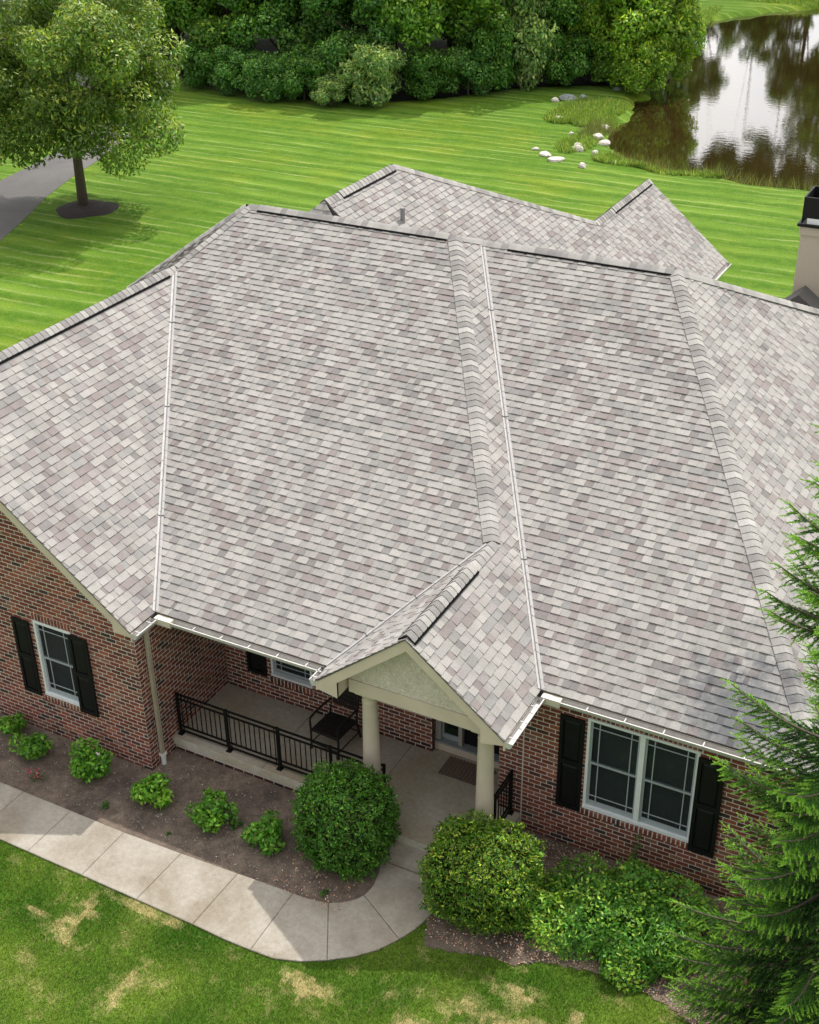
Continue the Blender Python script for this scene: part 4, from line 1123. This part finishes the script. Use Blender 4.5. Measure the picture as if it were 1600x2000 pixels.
leafy('leafy_shrub', 'ragged leafy shrub beside the tall clipped bush', (2.68, -1.12, 0), .33, .38, 520, (.055, .16, .014), (.12, .26, .025), group=gb, seed=5)
leafy('leafy_shrub', 'small leafy shrub cut off by the left frame edge', (-2.85, -.98, 0), .24, .40, 300, (.06, .16, .016), (.12, .25, .022), group=gb, seed=6)
leafy('small_weed', 'narrow spiky weed between shrubs close to the walk', (-.12, -1.66, 0), .11, .13, 130, (.05, .12, .02), (.08, .18, .03), .07, .014, cat='weed', lobes=3, seed=7, up=1)
leafy('small_weed', 'tiny bright weed in bare soil below the lime shrub', (1.22, -1.70, 0), .07, .07, 60, (.07, .17, .02), (.1, .2, .03), .04, .02, cat='weed', lobes=3, seed=8)
leafy('small_weed', 'low green sprig at the right foot of the wide shrub', (2.10, -1.12, 0), .12, .12, 120, (.045, .13, .016), (.09, .2, .03), .05, .022, cat='weed', lobes=3, seed=9)
leafy('small_weed', 'low weeds on the mulch under the tall clipped bush', (4.05, -1.66, 0), .10, .07, 90, (.05, .13, .02), (.1, .2, .03), .05, .02, cat='weed', lobes=3, seed=19)
fl = leafy('pink_flower_plant', 'small plant with pink flowers beside the walk at far left', (-1.55, -1.72, 0), .17, .16, 130, (.06, .11, .03), (.1, .16, .04), .05, .014, cat='flower', lobes=4, seed=10, up=1)
pp = rng.normal(size=(34, 3))*np.array([.10, .10, .03])+np.array([-.04, 0, .19])
link('petals', np_mesh('petals', leaf_cards(pp, np.tile([0, 0, 1.], (34, 1)), .034, .03, .5), 4, jit((.62, .06, .14), 34, .2, .1)), M['leaf'], fl)
for (x, y, z) in ((-.62, -1.1, .60), (-.60, -1.12, .56), (-.585, -1.08, .585)): pass
pw_ = rng.normal(size=(14, 3))*.018+np.array([-.60, -1.2, .60]); 
whb = np_mesh('white_bloom', leaf_cards(pw_, np.tile([0, -.5, 1.], (14, 1)), .03, .028, .5), 4, jit((.75, .72, .70), 14, .05, .02))
ob = [o for o in bpy.data.objects if o.get('label', '').startswith('leafy green shrub with a white bloom')][0]
wo_ = link('bloom', whb, M['leaf'], ob); wo_.location = (.85, 1.18, 0)

def mounded(name, label, pts, n, base, tipc, L, Wd, cat, loc):
    """sprawling shrub: list of lobes (x,y,r,h) in world metres relative to loc"""
    r = thing(name, label, cat, loc); P = np.array(pts); P = P*np.array([1.12, 1.12, 1.08, 1.12]); w = P[:, 2]**2; li = rng.choice(len(P), n, p=w/w.sum())
    v = unit(rng.normal(size=(n, 3))*np.array([1, 1, .9])); v[:, 2] = np.abs(v[:, 2])**.8*np.sign(v[:, 2]+.6)
    dep = 1-np.abs(rng.normal(size=n))*.13
    pos = np.c_[P[li, 0], P[li, 1], np.zeros(n)]+v*dep[:, None]*np.c_[P[li, 2], P[li, 2], P[li, 3]]
    ok = pos[:, 2] > .03; pos, v, li = pos[ok], v[ok], li[ok]
    pos += (pnoise(pos, 2.5)*.16)[:, None]*v
    C = jit(base, len(pos), .25, .08); q = pnoise(pos, 1.6); lt = rng.random(len(pos)) < np.clip(.22+.6*q, .04, .7); C[lt] = jit(tipc, lt.sum(), .22, .08)
    link('foliage', np_mesh('foliage', leaf_cards(pos, v+np.array([0, 0, .6]), L, Wd, .6, .3), 4, C), M['leaf'], r)
    for x, y, rr, hh in pts:
        mb = MB(); mb.tube([(x*.7, y*.7, 0), (x, y, hh*.8)], [.012, .006], 5); mb.build('stem', M['bark'], r)
    return r
mounded('sprawling_shrub', 'sprawling bright green shrub below the large front window', [(-.85, -.35, .42, .50), (-.45, -.45, .48, .55), (.05, -.25, .6, .72), (.5, -.2, .62, .78), (.9, -.2, .5, .7), (-.3, .15, .5, .72), (.25, .35, .5, .75), (.75, .38, .5, .75), (1.15, .2, .4, .6), (-.6, .0, .35, .5), (.55, -.5, .5, .45)], 26000, (.095, .250, .028), (.38, .58, .07), .074, .034, 'shrub', (8.0, -.2, 0))
leafy('leafy_sprig', 'thin stray shoots rising against the brick sill at the window', (8.15, .62, 0), .12, 1.25, 120, (.05, .12, .02), (.10, .16, .03), .05, .022, cat='shrub', lobes=5, seed=31)

# ------------------------------------------------------------------ spruce
def spruce():
    base = Vector((11.3, -1.15, 0)); Ht = 12.0
    r = thing('spruce_tree', 'spruce tree with bright green branch tips at the right edge', 'tree', base)
    mb = MB(); mb.tube([(0, 0, 0), (.03, 0, Ht*.5), (0, 0, Ht)], [.15, .09, .015], 10); mb.build('trunk', M['bark'], r)
    tc, td, tl, tcol = [], [], [], []; br = MB()
    z = .25; rs = random.Random(5); k = 0
    while z < Ht-.4:
        f = 1-z/Ht; L0 = 1.95 if z < 2.5 else (1.66 if z < 5.3 else (.85 if z < 6.5 else 1.75*(1-(z-6.5)/6.2)))
        nb_ = 6 if z < 7 else 5
        for j in range(nb_):
            az = 2*math.pi*j/nb_+k*1.1+rs.uniform(-.25, .25); L = L0*rs.uniform(.78, 1.08)
            d = Vector((math.cos(az), math.sin(az), 0)); s = Vector((-d.y, d.x, 0)); pts = []
            zz = z+rs.uniform(-.1, .1)
            for i in range(9):
                t = i/8; pts.append(d*(L*t)+Z*(zz+(.10-.30*f)*L*t - .16*L*t*(1-t)*2 + .20*L*t*t)+s*(.05*math.sin(t*4+az)))
            br.tube(pts, [.022*(1-i/9.5)+.003 for i in range(9)], 5)
            # side twigs, longer in the middle, drooping
            m_ = int(L/.062)
            for i in range(m_):
                t = .16+.84*(i+rs.random())/m_; p = d*(L*t); q = int(t*8); q = min(q, 7); fr = t*8-q; p = pts[q].lerp(pts[q+1], fr)
                tlm = (.10+.42*(1-t)**.8)*min(1, L/1.5)
                for sg in (-1, 1):
                    dr = (d*rs.uniform(.7, 1.1)+s*sg*rs.uniform(.7, 1.0)+Z*rs.uniform(-.45, .10)).normalized()
                    ns = max(1, int(tlm/.075))
                    for a in range(ns):
                        st_ = p+dr*(a*.08)+Vector((0, 0, -.06*(a*.08)/.3)); last = a == ns-1
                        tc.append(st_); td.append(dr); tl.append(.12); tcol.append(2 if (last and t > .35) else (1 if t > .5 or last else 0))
                        if rs.random() < .55 and not last:
                            d2 = (dr+d*rs.uniform(.4, .9)+Z*rs.uniform(-.7, -.1)).normalized(); tc.append(st_); td.append(d2); tl.append(.11); tcol.append(1 if rs.random() < .65 else 2)
            tc.append(pts[-1]); td.append((d+Z*.15).normalized()); tl.append(.14); tcol.append(2)
        z += .23+.02*k*0+rs.uniform(-.02, .03); k += 1
    br.build('branch', M['bark'], r, kind='stuff')
    tc, td = np.array(tc), unit(np.array(td)); tl = np.array(tl); tcol = np.array(tcol); n = len(tc); K = 22
    a = np.cross(td, np.array([0, 0, 1.])); a = unit(a+1e-6); b = np.cross(td, a)
    Vs, Cs = [], []
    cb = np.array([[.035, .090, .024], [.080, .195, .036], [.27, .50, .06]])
    for i in range(K):
        t = (i+.5)/K; ph = rng.uniform(0, 2*np.pi, n); c0 = tc+td*(tl*t)[:, None]
        o = a*np.cos(ph)[:, None]+b*np.sin(ph)[:, None]
        tip = c0+unit(o*.75+td*.75)*(.034*(1.15-.5*t)); sd = unit(np.cross(td, o))*.0075
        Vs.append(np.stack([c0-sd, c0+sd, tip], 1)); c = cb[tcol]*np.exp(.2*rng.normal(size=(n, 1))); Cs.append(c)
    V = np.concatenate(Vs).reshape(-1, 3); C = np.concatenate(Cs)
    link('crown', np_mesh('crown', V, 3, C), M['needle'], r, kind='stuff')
    cm = simple('cone_brown', (.20, .11, .07), .8)
    for q in range(6):
        mb = MB()
        az = rs.uniform(2.6, 4.2); R = rs.uniform(.7, 1.25); p = Vector((math.cos(az)*R, math.sin(az)*R, rs.uniform(1.4, 3.4)))
        mb.tube([p, p-Z*.05, p-Z*.10, p-Z*.13], [.012, .024, .022, .008], 7); mb.build('cone', cm, r)
    return n
print('spruce twigs', spruce())

# ------------------------------------------------------------------ trees
def far(x, y): return (12.022+1.0085*(x-12.022), -13.537+1.0085*(y+13.537))
def crown_mesh(name, rx, ry, rz, nclump, n, L, Wd, base, tipc, seed, low=-.7, csize=.30, shell=.75, droop=.3, rough=.0):
    rs = np.random.default_rng(seed)
    d = unit(rs.normal(size=(nclump*3, 3))); d = d[d[:, 2] > low][:nclump]
    rad = shell+(1-shell)*rs.random(len(d)); inner = rs.random(len(d)) < .25; rad[inner] *= .6
    rad = rad*(1+rough*pnoise(d+seed, 1.7))
    cen = d*rad[:, None]*(1-csize*.6)*np.array([rx, ry, rz]); cr = csize*np.mean([rx, ry, rz])*rs.uniform(.65, 1.25, len(d))
    w = cr**2; li = rs.choice(len(d), n, p=w/w.sum()); v = unit(rs.normal(size=(n, 3)))
    v[:, 2] = v[:, 2]*.8+.12
    dep = 1-np.abs(rs.normal(size=n))*.22
    pos = cen[li]+v*(cr[li]*dep)[:, None]
    pos += (pnoise(pos, 1.6/max(rx, 1)*2))[:, None]*v*.25*cr[li][:, None]
    ct = np.exp(.12*rs.normal(size=len(d)))
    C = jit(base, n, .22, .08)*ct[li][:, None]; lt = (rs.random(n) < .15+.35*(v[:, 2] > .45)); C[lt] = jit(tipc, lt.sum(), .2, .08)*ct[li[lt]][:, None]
    V = leaf_cards(pos, v+np.array([0, 0, .45]), L, Wd, .6, droop)
    return np_mesh(name, V, 4, C), cen, cr
def tree(name, label, loc, crown, trunk_h, cz, scale=(1, 1, 1), rz=0, col=(1, 1, 1), tr=.16, group=None, cat='tree', limbs=8):
    loc = (*far(loc[0], loc[1]), loc[2])
    me, cen, cr = crown; r = thing(name, label, cat, loc, rz, group)
    o = link('crown', me, M['leaf'], r); o.location = (0, 0, cz); o.scale = scale; tint(o, col)
    mb = MB(); top = Vector((0, 0, cz*.9)); mb.tube([(0, 0, -.1), (.02, .01, trunk_h), tuple(top)], [tr*1.25, tr, tr*.55], 10)
    for i in range(min(limbs, len(cen))):
        c = Vector(cen[i]); c = Vector((c.x*scale[0], c.y*scale[1], c.z*scale[2]+cz)); s = Vector((0, 0, trunk_h*.95+i*.12))
        mb.tube([s, s.lerp(c, .4)+Vector((0, 0, .15)), c], [tr*.42, tr*.28, tr*.10], 6)
    mb.build('trunk', M['bark'], r, smooth=True); return r

lone = crown_mesh('lone_crown', 4.35, 4.35, 4.1, 150, 76000, .17, .062, (.115, .200, .032), (.31, .38, .06), 21, low=-.8, csize=.195, shell=.64, droop=1.3, rough=.38)
lt_ = tree('shade_tree', 'round shade tree standing alone in a dark mulch ring beside the path', (-22.5, 24.35, 0), lone, 2.2, 4.95, scale=(1.14, 1.14, 1.08), tr=.17, limbs=22)
# mulch ring
mb = MB(); ring = []; rcx, rcy = far(-22.1, 24.05)
for i in range(40):
    t = 2*math.pi*i/40; rr = 1.2*(1+.06*math.sin(3*t)+.05*math.cos(5*t+1)); ring.append((rcx+rr*math.cos(t), rcy+rr*math.sin(t)))
for i in range(40):
    j = (i+1) % 40; mb.poly([(ring[i][0], ring[i][1], .0), (ring[j][0], ring[j][1], .0), (rcx+(ring[j][0]-rcx)*.6, rcy+(ring[j][1]-rcy)*.6, .07), (rcx+(ring[i][0]-rcx)*.6, rcy+(ring[i][1]-rcy)*.6, .07)])
mb.poly([(rcx+(p[0]-rcx)*.6, rcy+(p[1]-rcy)*.6, .07) for p in ring]); mb.build('mulch_ring', M['dmulch'], kind='structure')

# path behind the tree
pr = [(-20.9, 15), (-22.3, 19.5), (-23.5, 22.3), (-24.6, 24.6), (-25.6, 27.4), (-26.7, 31.3), (-28.4, 35.5), (-31.5, 39.5), (-36, 43), (-44, 46), (-60, 49)]
plf = [(-25.6, 15), (-26.6, 19.5), (-27.2, 22.5), (-27.9, 25.5), (-28.5, 28.5), (-29.5, 32.2), (-31.2, 36.0), (-34, 39.2), (-38, 42), (-45, 43.8), (-60, 46)]
pr = [far(*p) for p in pr]; plf = [far(*p) for p in plf]
mb = MB()
for i in range(len(pr)-1): mb.poly([(*plf[i], .003), (*pr[i], .003), (*pr[i+1], .003), (*plf[i+1], .003)])
mb.build('asphalt_path', M['asphalt'], kind='structure')

# dark leaf litter under the wood
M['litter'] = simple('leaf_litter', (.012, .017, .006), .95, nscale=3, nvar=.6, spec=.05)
edge = [(-70, 60), (-44, 50.5), (-36, 46.5), (-31, 44.2), (-26, 43.2), (-21, 43.9), (-18, 46.5), (-15.5, 50.3), (-12.5, 52.2), (-10.4, 53.2), (-10.9, 57), (-13.5, 66), (-16, 80), (-30, 84), (-70, 84)]
edge = [far(*p) for p in edge]; mb = MB(); cx_, cy_ = -34, 62
for i in range(len(edge)):
    a, b = edge[i], edge[(i+1) % len(edge)]; mb.poly([(cx_, cy_, .012), (*a, .012), (*b, .012)])
mb.build('woodland_floor', M['litter'], kind='structure')
# crown library for the wood edge
CR = [crown_mesh('crown_a', 3.4, 3.4, 4.0, 70, 21000, .24, .13, (.105, .225, .034), (.26, .41, .055), 31, csize=.22, rough=.4),
      crown_mesh('crown_b', 3.0, 3.0, 3.2, 60, 19000, .21, .11, (.105, .225, .034), (.26, .41, .055), 32, csize=.23, rough=.4),
      crown_mesh('crown_c', 3.6, 3.6, 4.6, 75, 21000, .26, .14, (.100, .215, .032), (.25, .40, .052), 33, csize=.21, rough=.4)]
SH = [crown_mesh('shrub_a', 1.5, 1.5, 1.35, 34, 10000, .15, .07, (.105, .225, .034), (.26, .41, .055), 41, low=-.95, csize=.32),
      crown_mesh('shrub_b', 1.3, 1.3, 1.6, 30, 9500, .14, .07, (.105, .225, .034), (.26, .41, .055), 42, low=-.95, csize=.34)]
DG, MG, YG, SG, BG = (.70, .85, .85), (1.05, 1.05, .9), (1.65, 1.45, .9), (2.0, 1.55, 3.2), (.80, .95, 1.3)
wg = 'trees of the wood edge behind the lawn'; sg_ = 'bushes along the foot of the wood edge'
# tall trees: x, y, crown index, scale, crown height, tint, label
tall = [(-33.5, 45.5, 0, 1.05, 4.2, MG, 'leafy mid green tree at the left end of the wood edge behind the lone tree'),
 (-30.3, 46.5, 2, 1.0, 4.5, MG, 'bright topped broad tree just right of the lone tree crown'),
 (-27.3, 46.3, 1, 1.1, 4.0, DG, 'dark green tree in the hollow right of the lone tree'),
 (-25.0, 47.8, 0, 1.0, 4.6, DG, 'deep green tree behind the bluish bushes'),
 (-22.4, 47.2, 1, 1.05, 4.4, BG, 'bluish green tree in the shadowed middle of the wood edge'),
 (-20.0, 48.0, 2, 1.0, 5.0, (1.15, 1.2, .9), 'maple with layered light green boughs above the silver bush'),
 (-17.3, 50.2, 0, 1.0, 4.8, MG, 'mid green tree above the dark bushes right of the silver bush'),
 (-14.8, 53.2, 1, 1.0, 4.6, DG, 'dark tree between the silvery tree and the rocks'),
 (-12.9, 55.6, 2, .95, 4.8, MG, 'tree standing behind the small yellow green tree'),
 (-10.6, 54.6, 1, 1.15, 4.0, YG, 'large yellow green maple overhanging the pond corner'),
 (-12.4, 61.5, 0, 1.0, 4.6, (1.5, 1.4, .95), 'yellow green tree farther along the pond bank behind the maple')]
for x, y, ci, sc, cz, col, lb in tall:
    tree('wood_edge_tree', lb, (x, y, 0), CR[ci], 1.6, cz*sc, (sc, sc, sc), rng.uniform(0, 6), col, .17, wg)
# second row, taller, fills the top of the view
back = [(-38, 50), (-34.5, 51), (-31, 52), (-27.8, 52.5), (-24.6, 53.5), (-21.5, 54.5), (-18.4, 56.5), (-16, 60), (-42, 54), (-37, 57), (-32, 58.5), (-27, 60), (-22, 62), (-46, 49.5), (-50, 56)]
names_b = ['behind the far left trees', 'behind the bright topped broad tree', 'behind the hollow', 'second from the hollow', 'above the bluish tree', 'above the maple boughs', 'above the silvery tree', 'nearest the pond', 'at the top left corner', 'in the third row at left', 'in the third row left of centre', 'in the third row at centre', 'in the third row at right', 'beyond the path at left', 'farthest left']
for i, (x, y) in enumerate(back):
    sc = 1.15+.15*random.random()
    tree('wood_tree', 'taller dark green woodland tree '+names_b[i], (x, y, 0), CR[i % 3], 2.5, 5.6*sc, (sc, sc, sc), rng.uniform(0, 6), [DG, MG, BG][i % 3], .2, wg)
# low bushes: x, y, mesh, scale xyz, tint, label
low = [(-30.2, 43.6, 0, (1.2, 1.2, 1.1), DG, 'dark bush where the wood meets the lawn right of the lone tree'),
 (-27.9, 43.2, 1, (1.1, 1.1, 1.0), BG, 'bluish dark bush in deep shade at the left'),
 (-25.9, 42.8, 0, (.95, .95, 1.0), BG, 'bluish bush on the lawn edge left of centre'),
 (-24.2, 43.3, 1, (1.1, 1.1, 1.05), DG, 'dark leafy bush immediately left of the small silver bush'),
 (-22.3, 42.8, 1, (.75, .75, .62), SG, 'small silvery bush at the lawn edge'),
 (-20.5, 43.9, 0, (1.15, 1.15, 1.35), SG, 'larger silvery green bush with pale leaves at the lawn edge'),
 (-22.4, 44.8, 0, (1.2, 1.2, 1.5), BG, 'blue green bush behind the silvery bushes'),
 (-18.6, 46.3, 0, (1.05, 1.05, 1.15), DG, 'dark green bush right of the larger silvery bush'),
 (-17.2, 47.8, 1, (1.0, 1.0, 1.0), BG, 'low dark bush bulging onto the lawn'),
 (-15.5, 50.8, 1, (1.45, 1.45, 2.1), SG, 'tall silvery tree shaped bush above the lawn corner'),
 (-13.5, 51.8, 1, (1.1, 1.1, 1.2), DG, 'shady bush left of the boulder'),
 (-12.9, 53.2, 1, (1.1, 1.1, 1.9), YG, 'small bright yellow green tree above the boulder'),
 (-10.9, 53.0, 0, (1.2, 1.2, 1.2), MG, 'bush beneath the yellow green maple beside the grey stone'),
 (-9.6, 52.2, 0, (1.1, 1.1, 1.25), YG, 'low bough of yellow green foliage hanging over the water'),
 (-9.0, 55.0, 1, (1.3, 1.3, 1.7), YG, 'outermost yellow green bush at the pond side'),
 (-16.8, 48.9, 0, (1.2, 1.2, 1.7), DG, 'dark bush left of the tall silvery bush')]
for x, y, si, sc, col, lb in low:
    tree('edge_bush', lb, (x, y, 0), SH[si], .3, 1.15*sc[2], sc, rng.uniform(0, 6), col, .05, sg_, 'bush', 5)
# trees round the pond that show only mirrored in the water
for i, (x, y, sc, cz, ci) in enumerate([(-24.2, 99, 1.6, 8.6, 2), (-31, 97, 1.7, 9, 0), (-20.3, 100, .8, 8.5, 1), (-17.5, 100, .8, 3.2, 0), (-14.2, 100, .82, 3.4, 2), (-5.2, 99, 2.1, 10.5, 2), (4, 98, 2.3, 11.5, 0), (13.5, 97, 2.3, 11.5, 1), (17.5, 95, 1.7, 8, 2), (26, 92, 1.7, 8, 0), (-11.9, 101, .8, 8.2, 0), (-22, 86, 1.5, 8.0, 0), (-19.5, 76, 1.5, 8.0, 2), (-15.6, 99, 1.15, 15.6, 1), (-12.6, 98, .9, 16.8, 0), (-19.6, 98.5, .9, 16.2, 1)]):
    tree('pond_tree', 'tree beyond the far bank, seen only mirrored in the pond', (x, y, 0), CR[ci], 3, cz, (sc, sc, sc), i*1.3, MG, .2 if cz < 14 else .03, 'trees beyond the pond seen as reflections', limbs=3)

# ------------------------------------------------------------------ pond rocks and water plants
gr = 'pale stones scattered at the pond corner'
rocks = [(-12.13, 48.75, .60, .55, 'stoned', 'largest boulder, grey white, under the trees by the pond'), (-11.55, 49.2, .32, .9, 'stoned', 'upright pointed boulder behind the largest one'), (-12.65, 48.25, .26, .8, 'stone', 'small round stone at the left foot of the largest boulder'),
 (-10.75, 52.0, .36, .8, 'stoned', 'dark grey stone in shade under the maple'), (-11.08, 44.81, .34, .55, 'stone', 'pale wedge stone at the left side of the reed patch'), (-10.94, 46.67, .20, .6, 'stone', 'small white stone in the upper reed patch'), (-9.8, 46.29, .18, .6, 'stone', 'small white stone inside the reed patch near its right side'),
 (-8.79, 44.9, .36, .6, 'stone', 'pale stone at the water edge right of the reeds'), (-9.5, 42.47, .17, .8, 'stone', 'small pink stone left of the stone heap'), (-8.2, 42.43, .35, .6, 'stone', 'topmost stone of the heap at the water edge'), (-7.62, 41.68, .40, .5, 'stone', 'rightmost flat stone of the heap in the water'),
 (-8.35, 41.4, .18, .6, 'stone', 'small stone in the middle of the heap'), (-8.45, 40.6, .30, .6, 'stone', 'round stone at the left of the heap'), (-8.2, 39.96, .34, .8, 'stone', 'whitest block at the foot of the heap'), (-7.3, 39.75, .24, .8, 'stone', 'white egg shaped stone below the heap'), (-6.95, 39.0, .18, .8, 'stone', 'small white stone farther below the heap'),
 (-6.05, 38.75, .20, .6, 'stone', 'small brownish stone at the lawn side of the water'), (-9.9, 39.35, .20, .6, 'stone', 'leftmost of three stones on the lawn'), (-9.2, 38.72, .42, .35, 'stone', 'middle flat stone of three on the lawn'), (-8.45, 38.1, .48, .35, 'stone', 'lowest and longest flat stone of three on the lawn'), (-7.05, 37.56, .25, .8, 'stone', 'single bright white stone alone on the mown grass')]
for i, (x, y, r_, fl_, mt_, lb) in enumerate(rocks):
    x, y = far(x, y)
    me = rock_mesh(r_*.72, i*3.7, fl_); me.materials.append(M[mt_])
    o = link('rock', me); z = float(ground_z(np.array([x]), np.array([y]))[0]); o.location = (x, y, max(z, -.32)+r_*.22*fl_); o.scale = (1.15, .85, 1); o.rotation_euler = (0, 0, i*1.7); tag(o, lb, 'rock', gr)
def reeds(name, ell, n, h, wd, colr, tipc):
    xs, ys = [], []
    for cx, cy, rx, ry, k in ell:
        m_ = int(n*k); a = rng.uniform(0, 2*np.pi, m_); q = np.sqrt(rng.random(m_)); xs.append(cx+rx*q*np.cos(a)); ys.append(cy+ry*q*np.sin(a))
    x, y = far(np.concatenate(xs), np.concatenate(ys)); m_ = len(x); z = np.maximum(ground_z(x, y), -.32)
    nz = pnoise(np.c_[x, y, np.zeros(m_)], .9); k = rng.random(m_) < .75+.9*nz; x, y, z = x[k], y[k], z[k]; m_ = len(x)
    th = rng.uniform(0, 6.28, m_); side = np.c_[np.cos(th), np.sin(th), np.zeros(m_)]; lean = rng.normal(size=(m_, 3))*.45; lean[:, 2] = 1; lean = unit(lean)
    b = np.c_[x, y, z]; V = np.stack([b-side*wd/2, b+side*wd/2, b+lean*(h*(.4+rng.random(m_)))[:, None]], 1).reshape(-1, 3)
    C = jit(colr, m_, .3, .1); t = rng.random(m_) < .4; C[t] = jit(tipc, t.sum(), .2, .1)
    link(name, np_mesh(name, V, 3, C), M['blade'], kind='stuff')
reeds('waterside_plants', [(-10.4, 47.4, 1.6, 2.1, .30), (-9.6, 45.6, 1.1, 1.6, .22), (-10.9, 45.4, 1.0, 1.3, .14), (-5.9, 39.2, 1.3, .75, .16), (-4.1, 38.8, 1.2, .4, .08), (-2.6, 38.5, 1.2, .35, .05), (-8.6, 40.8, .8, 1.4, .10), (-9, 83.5, 5, 1.8, .25), (-13.2, 70, .8, 9, .12)], 26000, .26, .045, (.16, .27, .035), (.36, .44, .14))
reeds('shore_reeds', [(-1.0, 38.75, 4.5, .3, .4), (-8.7, 43.5, .5, 2.0, .25), (-5.2, 39.4, 1.5, .4, .2), (-10.0, 56, .7, 5, .2)], 2400, .6, .03, (.14, .17, .05), (.24, .22, .10))

print('tris', sum(len(o.data.loops)-2*len(o.data.polygons) for o in bpy.data.objects if o.type == 'MESH'))
